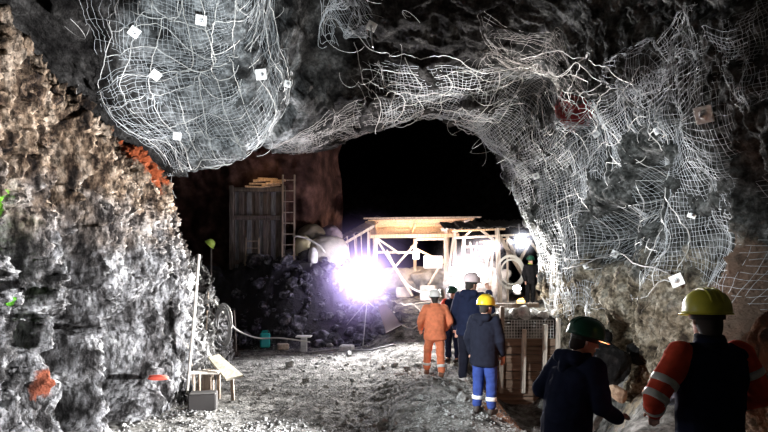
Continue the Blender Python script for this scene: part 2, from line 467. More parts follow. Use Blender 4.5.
GREY = [(.36, (.03, .028, .028)), (.46, (.16, .155, .155)), (.54, (.38, .38, .39)), (.66, (.72, .72, .72))]
TAN = [(.38, (.02, .013, .010)), (.46, (.14, .095, .065)), (.53, (.33, .24, .165)), (.63, (.62, .50, .39))]
PALE = [(.36, (.05, .04, .03)), (.47, (.24, .20, .14)), (.56, (.42, .37, .28)), (.68, (.62, .58, .48))]
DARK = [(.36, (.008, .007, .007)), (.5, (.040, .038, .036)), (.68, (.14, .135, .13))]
RUST = [(.36, (.02, .01, .008)), (.5, (.045, .022, .018)), (.68, (.11, .06, .05))]
m_left = rock_mat('left_rock', GREY, 4.5, (1, 1, .45), 1.0, 8, .2,
                  patches=[((-3.9, 9.3, 4.1), .62, (.36, .085, .03)), ((-3.95, 5.62, 2.8), .2, (.12, .36, .02)), ((-3.9, 5.68, 2.4), .16, (.12, .36, .02)),
                           ((-3.8, 5.65, 1.85), .10, (.12, .42, .03)), ((-3.6, 6.0, .9), .2, (.30, .09, .05)), ((-3.5, 6.3, .5), .16, (.30, .09, .05))],
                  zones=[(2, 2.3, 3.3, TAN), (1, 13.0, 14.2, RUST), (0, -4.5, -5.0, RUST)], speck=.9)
LIT_LUMP = [(.36, (.03, .03, .03)), (.5, (.20, .21, .215)), (.66, (.5, .52, .53))]  # the light on the roof lump put into a paler rock colour
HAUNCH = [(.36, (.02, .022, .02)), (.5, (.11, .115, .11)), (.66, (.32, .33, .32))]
UNLIT = [(.36, (.002, .002, .002)), (.5, (.008, .008, .008)), (.68, (.025, .025, .025))]  # darkness of the unlit cavern put into the rock colour
m_roof = rock_mat('roof_rock', DARK, 2.6, (1, 1, 1), 1.0, 9, .12, zones=[(0, -1.55, -1.9, LIT_LUMP), (0, -3.3, -3.8, DARK), (0, 2.0, 2.8, HAUNCH), (1, 14.5, 16, UNLIT)], wobble=.7, speck=.6)  # lit lump paler, shaded gap beside it darker, both painted in the colour
m_right = rock_mat('right_rock', PALE, 4.0, (1, 1, 1), 1.0, 8, .14, zones=[(2, 1.9, 2.5, HAUNCH), (1, 15.5, 17, UNLIT)], speck=.65,
                   patches=[((3.8, 6.0, 1.6), 1.1, (.17, .115, .085)), ((3.7, 10.6, 5.3), .5, (.3, .05, .05))])
def band(a, b):
    i = np.where((U >= a - 1e-6) & (U <= b + 1e-6))[0]
    return CAVE[i[0]:i[-1] + 1]
fl = flipm < 0
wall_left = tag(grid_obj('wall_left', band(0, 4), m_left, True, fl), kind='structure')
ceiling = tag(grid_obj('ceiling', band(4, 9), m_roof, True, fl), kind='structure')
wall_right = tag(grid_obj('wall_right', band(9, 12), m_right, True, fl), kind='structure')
# end wall of the dark cavern and the entrance side behind the photographer
def cap(name, col):
    i = 0 if col == 0 else -1
    ring = CAVE[:, i, :]
    c = ring.mean(0)
    t = np.linspace(0, 1, 20)
    g = ring[None] * (1 - t)[:, None, None] + c[None, None] * t[:, None, None]
    g[:, :, 1] += (np.sin(t * PI / 2) * (3.0 if i else -1.0))[:, None] + .6 * fbm(g.reshape(-1, 3) * .5, 3, 90).reshape(g.shape[:2]) * t[:, None]
    return tag(grid_obj(name, g, m_roof), kind='structure')
cap('wall_back', -1)
# rock buttress behind the plank hoarding, between the side pocket and the cavern
def buttress():
    w = np.linspace(-9.5, -1.75, 150); z = np.linspace(0, 8.5, 150)
    W, Z = np.meshgrid(w, z, indexing='ij')
    pp = np.stack([W, np.full_like(W, 18.0), Z], 2)
    f = pp.reshape(-1, 3)
    pp[:, :, 1] += (.35 * fbm(f * .9, 4, 80) + .18 * ridged(f * 1.7, 3, 84)).reshape(W.shape) - .9 * sstep(3.2, 6.5, Z) * 1.2
    e = sstep(-2.6, -1.75, W)
    pp[:, :, 1] += 3.0 * e ** 2
    pp[:, :, 0] += e * (.3 * vn(np.stack([f[:, 2] * 1.3, f[:, 2] * 0, f[:, 2] * 0], 1), 3)).reshape(W.shape)
    return tag(grid_obj('wall_pocket', pp, rock_mat('rust_rock', RUST, 1.8, bump=.8, bscale=9), True, True), kind='structure')
buttress()

# ------------------------------------------------------------------ floor
def G0(x, y):
    """broad shape of the ground"""
    x = np.asarray(x, float); y = np.asarray(y, float)
    z = 1.25 * sstep(11.5, 19, y) * sstep(-1.2, .6, x)
    z = z + .16 * gauss(x, .9, 1.1) * sstep(6.5, 9, y) * (1 - sstep(12, 15, y)) - .12 * gauss(x, -.25, .5) * gauss(y, 10, 3.5)
    heap = sstep(15.2, 17.0, y + .35 * np.sin(x * 1.7)) * (1 - sstep(-.95, .05, x - (y - 16) * .12))
    z = z * (1 - heap) + 2.25 * heap
    z = z + .35 * sstep(13.5, 15.2, y) * (1 - sstep(-1.2, -.6, x)) * (1 - heap) * .3
    pit = np.exp(-((np.abs(x - 3.05) / .98) ** 3)) * sstep(6.8, 8.4, y + (2.2 - x) * .5) * (1 - sstep(12.3, 12.7, y))
    z = z - .9 * pit
    ter = sstep(12.45, 12.75, y) * sstep(1.65, 1.95, x)
    z = z * (1 - ter) + ter * (1.12 + .1 * sstep(13, 17, y))
    z = z + .55 * sstep(3.1, 4.1, x) * sstep(6.5, 8.5, y) * (1 - ter)
    return z
def G(x, y):
    x = np.asarray(x, float); y = np.asarray(y, float); sh = x.shape
    f = np.stack([x.ravel(), y.ravel(), np.zeros(x.size)], 1)
    z = G0(f[:, 0], f[:, 1])
    rough = .6 + .7 * sstep(-1, 0, f[:, 0])
    z = z + .07 * rough * fbm(f * 1.1, 4, 100) + .035 * ridged(f * 3.1, 3, 104) * rough + .012 * fbm(f * 14, 2, 108)
    hp = sstep(.7, 1.6, z) * (1 - sstep(-.9, -.3, f[:, 0])) * sstep(14.9, 15.6, f[:, 1]) + .0
    a, b, v = worley(f * 2.6, 112); a2, b2, v2 = worley(f * 6.0, 117)
    z = z + hp * (.42 * (v - .5) + .2 * (.5 - a) + .16 * (v2 - .5) + .08 * (.5 - a2))
    return z.reshape(sh)
def Gz(x, y): return float(G(np.array([x]), np.array([y]))[0])
gx = np.concatenate([np.arange(-11, -5, .25), np.arange(-5, 5, .04), np.arange(5, 11, .25)])
gy = np.concatenate([np.arange(-3.5, 6.5, .25), np.arange(6.5, 18, .04), np.arange(18, 40, .3)])
GX, GY = np.meshgrid(gx, gy, indexing='ij')
m_floor = rock_mat('floor_grit', [(.36, (.05, .048, .044)), (.5, (.20, .195, .18)), (.64, (.38, .37, .35))], 4.0, (1, 1, 1), 1.0, 22, .07, rough=.95, speck=.35,
                   patches=[((2.25, 8.6, -.3), .9, (.33, .15, .075)), ((2.3, 9.8, -.4), .9, (.33, .15, .075)), ((3.4, 8.8, .3), .7, (.33, .27, .19)),
                            ((-1.6, 16.6, 1.2), 2.6, (.07, .065, .085)), ((-3.8, 16.6, 1.2), 2.6, (.05, .05, .055)), ((-2.7, 17.6, 2.2), 2.4, (.05, .05, .06))])  # dark rubble bank, with the lens flare's violet cast painted in
tag(grid_obj('floor', np.stack([GX, GY, G(GX, GY)], 2), m_floor, True, True), kind='structure')

# ray from the photograph's pixel onto the softened rock surface
def bvh_of(g):
    nu, nv = g.shape[:2]
    a = (np.arange(nu - 1)[:, None] * nv + np.arange(nv - 1)[None, :]).reshape(-1)
    q = np.stack([a, a + 1, a + nv + 1, a + nv], 1)
    return BVHTree.FromPolygons([tuple(v) for v in g.reshape(-1, 3).tolist()], q.tolist())
BV = bvh_of(CAVE[::4, ::3])
def hit(px, py):
    d = P(px, py, 1) - Vector((0, 0, CAM_H)); d.normalize()
    loc, n, i, dist = BV.ray_cast(Vector((0, 0, CAM_H)), d)
    if loc is None: return P(px, py, 14), Vector((0, -1, 0))
    if n.dot(d) > 0: n = -n
    return loc, n

# ================================================================== WIRE NETS ON THE ROCK
m_wire = mat('galvanised_wire', (.50, .53, .55), .5, .3)
m_wire_old = mat('dull_wire', (.40, .38, .36), .55, .3)
m_cable = mat('steel_cable', (.62, .62, .60), .5, .3)
def lookup(u, y, off):
    iu = np.interp(u, U, np.arange(nu_)); iy = np.interp(y, YS, np.arange(nv_))
    a = np.clip(np.floor(iu).astype(int), 0, nu_ - 2); b = np.clip(np.floor(iy).astype(int), 0, nv_ - 2)
    fa = (iu - a)[:, None]; fb = (iy - b)[:, None]
    def bl(g): return g[a, b] * (1 - fa) * (1 - fb) + g[a + 1, b] * fa * (1 - fb) + g[a, b + 1] * (1 - fa) * fb + g[a + 1, b + 1] * fa * fb
    return bl(ROCKSOFT) + bl(SOFTN) * off[:, None]
def net_lines(c, sp, warp=.12, off=.07, seed=0, rag=.0, step=.05):
    """c: four corners (u, Y); sp: cell size in metres"""
    c = [np.array(k, float) for k in c]
    def at(s, t):
        q = (c[0][None] * (1 - s)[:, None] * (1 - t)[:, None] + c[1][None] * s[:, None] * (1 - t)[:, None] +
             c[2][None] * s[:, None] * t[:, None] + c[3][None] * (1 - s)[:, None] * t[:, None])
        f = np.stack([s * 5, t * 5, np.full_like(s, seed)], 1)
        q[:, 0] += warp * vn(f, seed) * .8 + warp * .07 * vn(f * 4, seed + 1); q[:, 1] += warp * 1.4 * vn(f, seed + 2) + warp * .08 * vn(f * 4, seed + 3)
        o = off * (1 + .9 * vn(f * 1.7, seed + 4)) + .02 * vn(f * 9, seed + 5)
        return lookup(np.clip(q[:, 0], .1, 11.95), q[:, 1], o)
    def length(a, b):
        t = np.linspace(0, 1, 40); s = [at(t, np.full(40, .5)), at(np.full(40, .5), t)][b]
        return np.linalg.norm(np.diff(s, axis=0), axis=1).sum()
    Ls, Lt = length(0, 0), length(0, 1)
    out = []
    rr = np.random.RandomState(seed)
    for k in np.linspace(0, 1, max(2, int(Lt / sp) + 1)):
        e0, e1 = rag * rr.rand() ** 2, 1 - rag * rr.rand() ** 2
        t = np.linspace(e0, e1, max(4, int(Ls / step))); out.append(at(t, np.full_like(t, k + .002 * rr.randn())))
    for k in np.linspace(0, 1, max(2, int(Ls / sp) + 1)):
        e0, e1 = rag * rr.rand() ** 2, 1 - rag * rr.rand() ** 2
        t = np.linspace(e0, e1, max(4, int(Lt / step))); out.append(at(np.full_like(t, k + .002 * rr.randn()), t))
    return out
NETS = [
 ('pale wire mesh sheet over the hanging roof lump, at the top left', [(5.15, 6.0), (6.3, 6.3), (6.45, 8.5), (4.6, 8.3)], .062, .0027, .08, .30),
 ('wire mesh sheet wrapped under the hanging roof lump above the orange rock', [(4.5, 8.2), (6.45, 8.3), (6.3, 10.4), (4.1, 10.3)], .07, .0028, .10, .20),
 ('torn scrap of wire mesh hanging from the roof at the top centre', [(7.15, 8.4), (7.6, 8.2), (7.65, 9.4), (7.2, 9.6)], .05, .004, .22, .5),
 ('crumpled wire mesh bunched below the top centre scrap', [(6.95, 9.3), (7.6, 9.4), (7.5, 10.6), (7.0, 10.7)], .05, .004, .26, .5),
 ('wire mesh strip along the lit lip of the cavern mouth, left of its crown', [(6.2, 11.9), (7.6, 11.6), (7.7, 13.9), (6.3, 13.9)], .09, .004, .14, .25),
 ('wire mesh sheet over the crown of the cavern mouth', [(7.5, 10.9), (8.8, 10.7), (8.9, 13.9), (7.6, 13.9)], .08, .0045, .10, .15),
 ('dense wire mesh on the right haunch of the cavern mouth', [(8.7, 10.8), (9.9, 10.6), (10.1, 13.9), (8.9, 13.9)], .065, .0045, .12, .1),
 ('wire mesh sheet running down the right wall beside the timber frames', [(9.8, 10.6), (11.3, 10.7), (11.45, 13.7), (10.0, 13.8)], .075, .0042, .10, .1),
 ('wire mesh sheet over the dark hollow in the middle of the right wall', [(9.7, 8.3), (11.15, 8.3), (11.2, 10.8), (9.7, 10.8)], .075, .0034, .12, .1),
 ('tight wire mesh curtain on the near right wall above the yellow helmet', [(9.8, 5.7), (11.15, 5.9), (11.1, 8.6), (9.75, 8.5)], .065, .0026, .10, .05),
 ('loose wire mesh on the roof above the right wall hollow', [(8.5, 9.6), (9.5, 9.2), (9.7, 10.9), (8.6, 10.9)], .09, .0036, .2, .35),
 ('small square of fine wire mesh high at the right edge', [(9.75, 5.25), (10.25, 5.25), (10.25, 5.85), (9.75, 5.85)], .045, .0024, .03, .0),
 ('sagging wire mesh flap on the upper right wall near the wide anchor plate', [(9.6, 6.3), (9.95, 6.3), (9.9, 8.6), (9.5, 8.6)], .075, .003, .2, .4),
]
for i, (lab, c, sp, r, w, rag) in enumerate(NETS):
    tag(wires_mesh('wire_mesh', net_lines(c, sp, w, .07, 200 + 7 * i, rag), r, m_wire if i not in (4, 10) else m_wire_old), lab, 'wire mesh', 'wire mesh sheets pinned to the rock')
CNETS = [
 ('coarse steel cable net across the roof above the right wall', [(8.9, 10.0), (9.7, 8.0), (10.1, 11.3), (9.0, 11.8)], .42, .0075, .15),
 ('coarse steel cable net down the middle of the right wall', [(9.7, 7.3), (11.1, 7.5), (11.1, 11.6), (9.9, 11.8)], .40, .0065, .12),
 ('coarse steel cable net on the mesh over the cavern crown', [(7.4, 10.6), (9.0, 10.6), (9.2, 13.7), (7.6, 13.8)], .42, .008, .15),
 ('coarse steel cable net slung round the hanging roof lump', [(5.1, 6.4), (6.4, 6.6), (6.35, 10.2), (4.2, 10.2)], .36, .006, .2),
]
for i, (lab, c, sp, r, w) in enumerate(CNETS):
    tag(wires_mesh('cable_net', net_lines(c, sp, w, .11, 400 + 7 * i, .15), r, m_cable), lab, 'cable net', 'cable nets over the wire mesh')
# loose curling wire ends: nobody could count them
def curls():
    out = []; rr = np.random.RandomState(5)
    for (u0, u1, y0, y1, n) in [(7.1, 8.0, 9.2, 11.8, 44), (8.5, 9.8, 10.2, 12.5, 34), (4.2, 6.6, 6.5, 10.2, 26), (8.8, 10.4, 11, 13.6, 30), (9.9, 10.9, 6.2, 10, 10)]:
        for k in range(n):
            u, y = rr.uniform(u0, u1), rr.uniform(y0, y1)
            o = lookup(np.array([u]), np.array([y]), np.array([.12]))[0]
            R = rr.uniform(.12, .42); a0 = rr.uniform(0, 6.3); sw = rr.uniform(1.2, 4.2)
            ax = rr.randn(3); ax /= np.linalg.norm(ax); bx = np.cross(ax, rr.randn(3)); bx /= np.linalg.norm(bx)
            t = np.linspace(0, 1, 16)
            out.append(o + R * ((np.cos(a0 + sw * t) - math.cos(a0))[:, None] * ax + (np.sin(a0 + sw * t) - math.sin(a0))[:, None] * bx * rr.uniform(.4, 1)) - np.array([0, 0, .08]) * (t ** 2)[:, None])
    return out
tag(wires_mesh('loose_wire', curls(), .0034, m_cable), 'loose curling ends of wire sticking out of the mesh all over the roof', 'wire', kind='stuff')

# anchor plates with bolt, each at its own point of the rock
m_plate = mat('plate_steel', (.85, .85, .83), .5, .1, noise=.15, scale=12)
m_bolt = mat('bolt_steel', (.45, .45, .46), .5, .6)
PL = [(132, 23, .17, 'bright anchor plate at the upper left end of the hanging roof lump'), (158, 68, .17, 'anchor plate at the left edge of the hanging roof lump, second from top'),
      (179, 132, .15, 'anchor plate low on the roof lump over the orange rock'), (255, 72, .2, 'white square anchor plate on the right flank of the hanging roof lump'),
      (281, 84, .14, 'dim anchor plate in the dark gap right of the hanging roof lump'), (203, 13, .17, 'anchor plate in the middle of the hanging roof lump near the top edge'),
      (377, 24, .2, 'white anchor plate with a long bolt stub at the top centre of the roof'), (715, 109, .24, 'wide white anchor plate high at the far right'),
      (603, 133, .16, 'anchor plate on the right wall between the roof net and the dark hollow'), (659, 131, .12, 'small anchor plate left of the wide plate at the far right'),
      (540, 176, .16, 'anchor plate near the lip of the cavern mouth on its right side'), (615, 258, .16, 'anchor plate on the right wall cable, middle of three'),
      (587, 266, .13, 'anchor plate on the right wall cable, leftmost of three'), (685, 280, .2, 'white anchor plate just above and left of the yellow helmet'),
      (694, 215, .12, 'small anchor plate above the tight mesh curtain of the near right wall'), (572, 291, .11, 'lowest anchor plate on the right wall, by the tan rock'),
      (520, 62, .10, 'tiny anchor plate in the dark roof, right of centre')]
PLPOS = {}
for k, (px, py, s, lab) in enumerate(PL):
    s *= .85
    loc, n = hit(px, py)
    loc = loc + n * .13; n = (n * .35 + (Vector((0, 0, 2)) - loc + Vector((0, 3, 0))).normalized()).normalized()
    PLPOS[(px, py)] = loc
    o = empty('anchor_plate', loc, 0, lab, 'anchor plate', 'anchor plates bolted to the rock')
    M = n.to_track_quat('Z', 'Y').to_matrix() @ Matrix.Rotation(RNG.uniform(-.6, .6), 3, 'Z')
    b = MB().box((0, 0, 0), (s, s * (.55 if s > .22 else .95), .012), M, .004)
    b.lathe([(s * .28, .004), (s * .2, .022), (s * .1, .03)], 12, M=M)
    b.build('plate', m_plate, o)
    ln = .35 if py == 24 else .09
    d = M @ Vector((0, 0, 1))
    bb = MB().tube([-d * .12, d * ln] if py != 24 else [-d * .1, d * .05, Vector((.02, -.05, -.40))], .013, 8)
    bb.lathe([(.028, .02), (.028, .05), (.018, .052)], 6, M=M)
    bb.build('bolt', m_bolt, o)
# cable strung between the plates on the right wall
pts = []
wp = [(560, 270), (587, 266), (615, 258), (650, 266), (685, 280)]
for (a, b) in zip(wp[:-1], wp[1:]):
    for t in np.linspace(0, 1, 8, endpoint=False):
        l, n = hit(a[0] + (b[0] - a[0]) * t, a[1] + (b[1] - a[1]) * t); pts.append(l + n * .16)
sm = [sum(pts[max(0, i - 2):i + 3], Vector()) / len(pts[max(0, i - 2):i + 3]) for i in range(len(pts))]
tag(MB().tube(sm, .011, 6).build('power_cable', mat('cable_rubber', (.30, .29, .28), .5), None, True), 'thin grey cable strung along the right wall past the anchor plates', 'cable')

# ================================================================== ROCKS
def rock_data(name, seed, m, sub=3, sq=(1, 1, 1), facet=.28):
    import bmesh
    bm = bmesh.new(); bmesh.ops.create_icosphere(bm, subdivisions=sub, radius=1)
    p = np.array([v.co[:] for v in bm.verts])
    rr = np.random.RandomState(seed)
    r = np.ones(len(p))
    for k in range(14):                      # planar cuts make the faces of broken stone
        n = rr.randn(3); n /= np.linalg.norm(n); d = rr.uniform(.55, .9)
        h = p @ n
        r = np.minimum(r, np.where(h > d, d / np.maximum(h, 1e-3), 1))
    r = r * (1 + .10 * fbm(p * 2.2 + seed, 3, seed)) + .03 * fbm(p * 6 + seed, 2, seed + 1)
    p = p * r[:, None] * np.array(sq)
    for v, c in zip(bm.verts, p): v.co = c
    me = bpy.data.meshes.new(name); bm.to_mesh(me); bm.free()
    me.materials.append(m)
    return me
m_rubble = rock_mat('rubble_rock', [(.36, (.012, .012, .016)), (.5, (.06, .06, .075)), (.66, (.26, .26, .30))], 1.5, bump=.6, bscale=5)
m_grey_rock = rock_mat('grey_rock', [(.3, (.10, .10, .10)), (.5, (.30, .30, .29)), (.7, (.5, .5, .48))], 1.5, bump=.6, bscale=5)
m_white_rock = rock_mat('white_rock', [(.36, (.25, .25, .25)), (.5, (.6, .6, .59)), (.64, (.85, .85, .83))], 1.5, bump=.6, bscale=5)
m_tan_rock = rock_mat('tan_rock', [(.3, (.14, .10, .07)), (.5, (.36, .28, .2)), (.7, (.5, .42, .3))], 1.5, bump=.6, bscale=5)
m_shaded_rock = rock_mat('shaded_rock', [(.36, (.002, .002, .002)), (.5, (.006, .006, .006)), (.68, (.022, .02, .019))], 3, bump=.8, bscale=8)  # dark boulders; the near worker's shadow is put into their colour too
BD = rock_data('shaded_rock', 91, m_shaded_rock, 4, (1, .8, .9))
RD = [rock_data('rubble_rock', 30 + k, m_rubble, 3, (1, .8 + .05 * k, .65 + .05 * k)) for k in range(6)]
GD = [rock_data('grey_rock', 50 + k, m_grey_rock, 3, (1, .8, .6)) for k in range(4)]
WD = [rock_data('white_rock', 60 + k, m_white_rock, 3, (1, .8, .6)) for k in range(4)]
TD = [rock_data('tan_rock', 70 + k, m_tan_rock, 3, (1, .85, .7)) for k in range(3)]
def rock(me, loc, s, name, lab, group=None, cat='rock', sc=None):
    o = bpy.data.objects.new(name, me); COL.objects.link(o)
    o.location = loc; o.rotation_euler = (RNG.uniform(0, 6.28), RNG.uniform(-.5, .5), RNG.uniform(0, 6.28))
    o.scale = sc or (s, s, s)
    return tag(o, lab, cat, group)
# the rubble bank
n = 0
for k in range(4000):
    if n >= 285: break
    x, y = RNG.uniform(-4.6, .35), RNG.uniform(15.2, 17.6)
    z = Gz(x, y)
    if z < .05 or z > 2.6: continue
    if x < -4.0 and z > 1.6: continue
    s = float(np.clip(RNG.lognormal(-1.95, .6), .06, .55))
    rock(RD[n % 6], (x, y, z + s * .25), s, 'rubble_rock', 'dark broken rock lying in the rubble bank under the plank hoarding', 'dark rocks of the rubble bank')
    n += 1
# white rocks on the revetment
n = 0
while n < 46:
    x, y = RNG.uniform(1.85, 4.1), 12.55 + abs(RNG.normal(0, .55))
    s = float(np.clip(RNG.lognormal(-2.0, .4), .07, .28))
    rock(WD[n % 4], (x, y, Gz(x, max(y, 12.8)) + s * .3), s, 'white_rock', 'pale broken rock piled on top of the timber revetment', 'pale rocks on the revetment'); n += 1
# single stones on the floor
for px, py, Y, s, me, lab in [(290, 366, 12.6, .17, GD[0], 'rounded grey stone alone on the floor in front of the small white topped stand'),
      (330, 345, 15.2, .14, GD[1], 'grey stone at the foot of the rubble bank right of the small stand'), (349, 357, 14.0, .13, GD[2], 'pale flat stone where the path meets the rubble bank'),
      (305, 383, 11.0, .1, GD[3], 'low grey stone on the floor left of the path'), (420, 404, 8.9, .08, GD[0], 'small dark stone on the path near its right edge'),
      (383, 424, 7.9, .09, GD[1], 'dark stone at the bottom edge of the picture, centre'), (268, 392, 10.0, .07, GD[2], 'small stone on the gravel right of the wooden bench'),
      (462, 410, 8.7, .14, GD[3], 'grey stone beside the boots of the worker in the yellow helmet'), (395, 372, 12.0, .12, GD[1], 'pale stone left of the worker in orange')]:
    p0 = P(px, py, Y)
    rock(me, (p0.x, Y, Gz(p0.x, Y) + s * .3), s, 'stone', lab, None, 'stone')
n = 0
for k in range(90):
    x, y = RNG.uniform(-2.6, 1.9), RNG.uniform(7.2, 14.8)
    s = float(np.clip(RNG.lognormal(-3.1, .4), .025, .09))
    rock(GD[k % 4], (x, y, Gz(x, y) + s * .2), s, 'loose_stone', 'small loose grey stone scattered on the gravel floor', 'small stones scattered on the floor', 'stone')
# boulders at the foot of the right wall
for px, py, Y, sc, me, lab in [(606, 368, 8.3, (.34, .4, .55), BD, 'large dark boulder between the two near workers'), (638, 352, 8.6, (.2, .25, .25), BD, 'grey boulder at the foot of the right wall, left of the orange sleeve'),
      (618, 395, 7.6, (.18, .2, .12), TD[0], 'tan stone on the rubble slope between the two near workers'), (668, 385, 7.2, (.25, .3, .22), RD[3], 'grey boulder behind the orange sleeve'),
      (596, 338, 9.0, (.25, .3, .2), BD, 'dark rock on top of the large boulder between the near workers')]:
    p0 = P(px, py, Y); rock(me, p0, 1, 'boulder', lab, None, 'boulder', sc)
# gravel: uncountable grit over the floor
def grit():
    V, Fs = [], []; rr = np.random.RandomState(9)
    N = 9000
    x = rr.uniform(-3.6, 2.3, N); y = 7.2 + 8.2 * rr.rand(N) ** 1.5
    z = G(x, y); s = np.clip(rr.lognormal(-4.35, .45, N), .006, .04)
    oc = np.array([(1, 0, 0), (0, 1, 0), (-1, 0, 0), (0, -1, 0), (0, 0, 1), (0, 0, -1)], float)
    fc = np.array([(0, 1, 4), (1, 2, 4), (2, 3, 4), (3, 0, 4), (1, 0, 5), (2, 1, 5), (3, 2, 5), (0, 3, 5)])
    v = oc[None] * (s[:, None, None] * rr.uniform(.6, 1.4, (N, 6, 1)))
    v[:, :, 2] *= .6
    v += np.stack([x, y, z + s * .2], 1)[:, None]
    f = fc[None] + (np.arange(N) * 6)[:, None, None]
    me = bpy.data.meshes.new('gravel'); me.from_pydata(v.reshape(-1, 3).tolist(), [], f.reshape(-1, 3).tolist()); me.update()
    me.materials.append(m_grey_rock)
    o = bpy.data.objects.new('gravel', me); COL.objects.link(o); return o
tag(grit(), 'grey gravel and grit strewn over the cave floor', 'gravel', kind='stuff')

# ================================================================== TIMBER AND EQUIPMENT
def wood(name, col, stretch=(6, 6, .6), n=.45): return mat(name, col, .8, 0, n, 5, .5, stretch=stretch)
m_wood_warm = wood('warm_timber', (.62, .42, .26))
m_wood_pale = wood('pale_timber', (.58, .50, .42))
m_wood_old = wood('old_timber', (.30, .24, .19))
m_wood_dark = wood('dark_timber', (.12, .10, .09))
m_steel = mat('grey_steel', (.42, .42, .43), .5, .5, noise=.3, scale=9)
m_dark = mat('black_plastic', (.03, .03, .032), .5)
m_white = mat('white_paint', (.8, .8, .8), .5)
m_tin = mat('roof_tin', (.40, .37, .37), .5, .4, noise=.3, scale=6)
m_hose = mat('pale_hose', (.62, .60, .56), .5)
m_dhose = mat('grey_hose', (.30, .30, .31), .5)

# --- plank roofed timber shelter at the end of the path
def gz(x, y): return Gz(x, y)
def posts_of(root, base, tops, w, m):
    for (x, y, zt) in tops:
        MB().beam((x, y, gz(x, y) - .15), (x, y, zt), w, w).build('post', m, root)
sh = empty('timber_shelter', (1.3, 19.5, 1.25), 0, 'open timber shelter with a glowing plank roof at the end of the path', 'shelter')
sh.location = (0, 0, 0)
Yf, Yb = 19.0, 21.5
xl, xr = (373 - 384) / F * Yf, (456 - 384) / F * Yf
zt = 2.1 - (236 - 274) / F * Yf        # underside of the roof at the front
posts_of(sh, 0, [(xl + .1, Yf, zt), (xr - .35, Yf, zt + .2), (xr - .05, Yf - .05, zt + .45), (xl, Yb, zt + .3), (xr, Yb, zt + .3), ((xl + xr) / 2 + .1, Yb - 1, zt)], .11, m_wood_pale)
# roof boards, running across; the front edge is the higher one, so the lit underside shows
zf, zk = 2.1 + 53.5 / F * (Yf - .4), 2.1 + 39 / F * (Yf + 2.4)
for k in range(12):
    t = k / 11; y = Yf - .4 + 2.8 * t
    MB().beam((xl - .15 - .1 * (k % 2), y, zf + (zk - zf) * t), (xr + .55 - .25 * t, y, zf + (zk - zf) * t + .05), .235, .03, .006, roll=0).build('roof_board', m_wood_warm, sh)
for x in (xl + .1, (xl + xr) / 2, xr): MB().beam((x, Yf - .45, zf - .07), (x, Yf + 2.45, zk - .07), .07, .09).build('rafter', m_wood_warm, sh)
MB().beam((xl - .3, Yf - .5, zf + .06), (xr + .75, Yf - .5, zf + .10), .10, .05).build('roof_edge', m_wood_old, sh)
MB().beam((xl - .1, Yf - .05, zt - .02), (xr + .1, Yf - .05, zt + .02), .10, .12).build('cross_beam', m_wood_warm, sh)
MB().beam((xr - .55, Yf - .45, zf - .32), (xr + .4, Yf - .5, zf - .02), .05, .12).build('gable_board', m_wood_pale, sh)
for a, b in [((xl + .15, Yf, zt - .15), (xl + 1.35, Yf + .1, 1.35)), ((xl + 1.5, Yf + .2, zt - .2), (xl + .35, Yf + .1, 1.9)), ((xl + .1, Yf, zt - .05), (xl + .9, Yf, zt - .6)),
             ((xr - .35, Yf, zt - .1), (xl + 1.5, Yf + .3, zt - .1)), ((xr - .4, Yf, zt - .9), (xl + 1.4, Yf + .8, zt - .35)), ((xr - .35, Yf, 1.5), (xr - .05, Yf, zt + .2)), ((xr - 1.1, Yf + .6, 1.35), (xr - .4, Yf, 2.6))]:
    MB().beam(a, b, .07, .07).build('brace', m_wood_pale, sh)
MB().beam((xl, Yf, zt - .55), (xl + 1.6, Yf + .4, zt - .55), .08, .08).build('cross_beam', m_wood_pale, sh)
MB().beam((xl, Yb, 2.2), (xr, Yb, 2.3), .09, .16).build('cross_beam', m_wood_old, sh)
tag(sh)
# lean-to left of it with tin sheets
lt = empty('lean_to', (0, 0, 0), 0, 'low lean-to with tin sheets left of the plank roofed shelter', 'lean-to')
for k, px in enumerate((343, 356, 369)):
    p0 = P(px, 242 - k * 5, 18.6)
    MB().beam((p0.x, 18.6, gz(p0.x, 18.6) - .2), p0, .07, .07).build('post', m_wood_old, lt)
for k in range(5):
    a = P(338 + k * 8, 240 - k * 4.0, 18.3); b = a + Vector((.35, 1.2, .35))
    mb = MB()
    mb.beam(a, b, .3, .012, roll=.1 * k).build('roof_sheet', m_tin, lt)
MB().beam(P(340, 246, 18.5), P(374, 226, 18.5), .06, .08).build('rafter', m_wood_pale, lt)
for k in range(4):
    a = P(347 + 7 * k, 236 - k * 2, 18.5); MB().beam(a, P(350 + 6 * k, 262, 18.5), .05, .03).build('hanging_strip', m_wood_pale, lt)

# --- second frame at the right, tin roofed
fr = empty('tin_roofed_shelter', (0, 0, 0), 0, 'timber frame with ragged tin roof and slanting props against the right wall', 'shelter')
Yq = 16.2
def Q(px, py, y=Yq): return P(px, py, y)
for k, (a, b, w) in enumerate([((461, 300), (464, 236), .09), ((500, 304), (497, 228), .12), ((508, 302), (507, 240), .05), ((490, 300), (493, 238), .06)]):
    MB().beam(Q(*a), Q(*b), w, w).build('post', m_wood_pale, fr)
for a, b, w in [((499, 236), (539, 300), .11), ((507, 236), (534, 303), .08), ((531, 240), (519, 262), .08), ((493, 240), (482, 282), .05), ((470, 262), (493, 240), .05), ((463, 238), (476, 226), .06), ((476, 226), (500, 245), .07),
                ((528, 238), (545, 262), .06)]:
    MB().beam(Q(*a), Q(*b), w, w).build('prop', m_wood_pale if w < .1 else m_wood_old, fr)
for a, b, w, h, m in [((455, 238), (533, 234), .10, .06, m_wood_pale), ((452, 231), (505, 229), .12, .05, m_wood_warm), ((462, 247), (500, 246), .07, .05, m_wood_pale), ((480, 242), (506, 239), .1, .05, m_wood_warm)]:
    MB().beam(Q(*a), Q(*b), w, h).build('beam', m, fr)
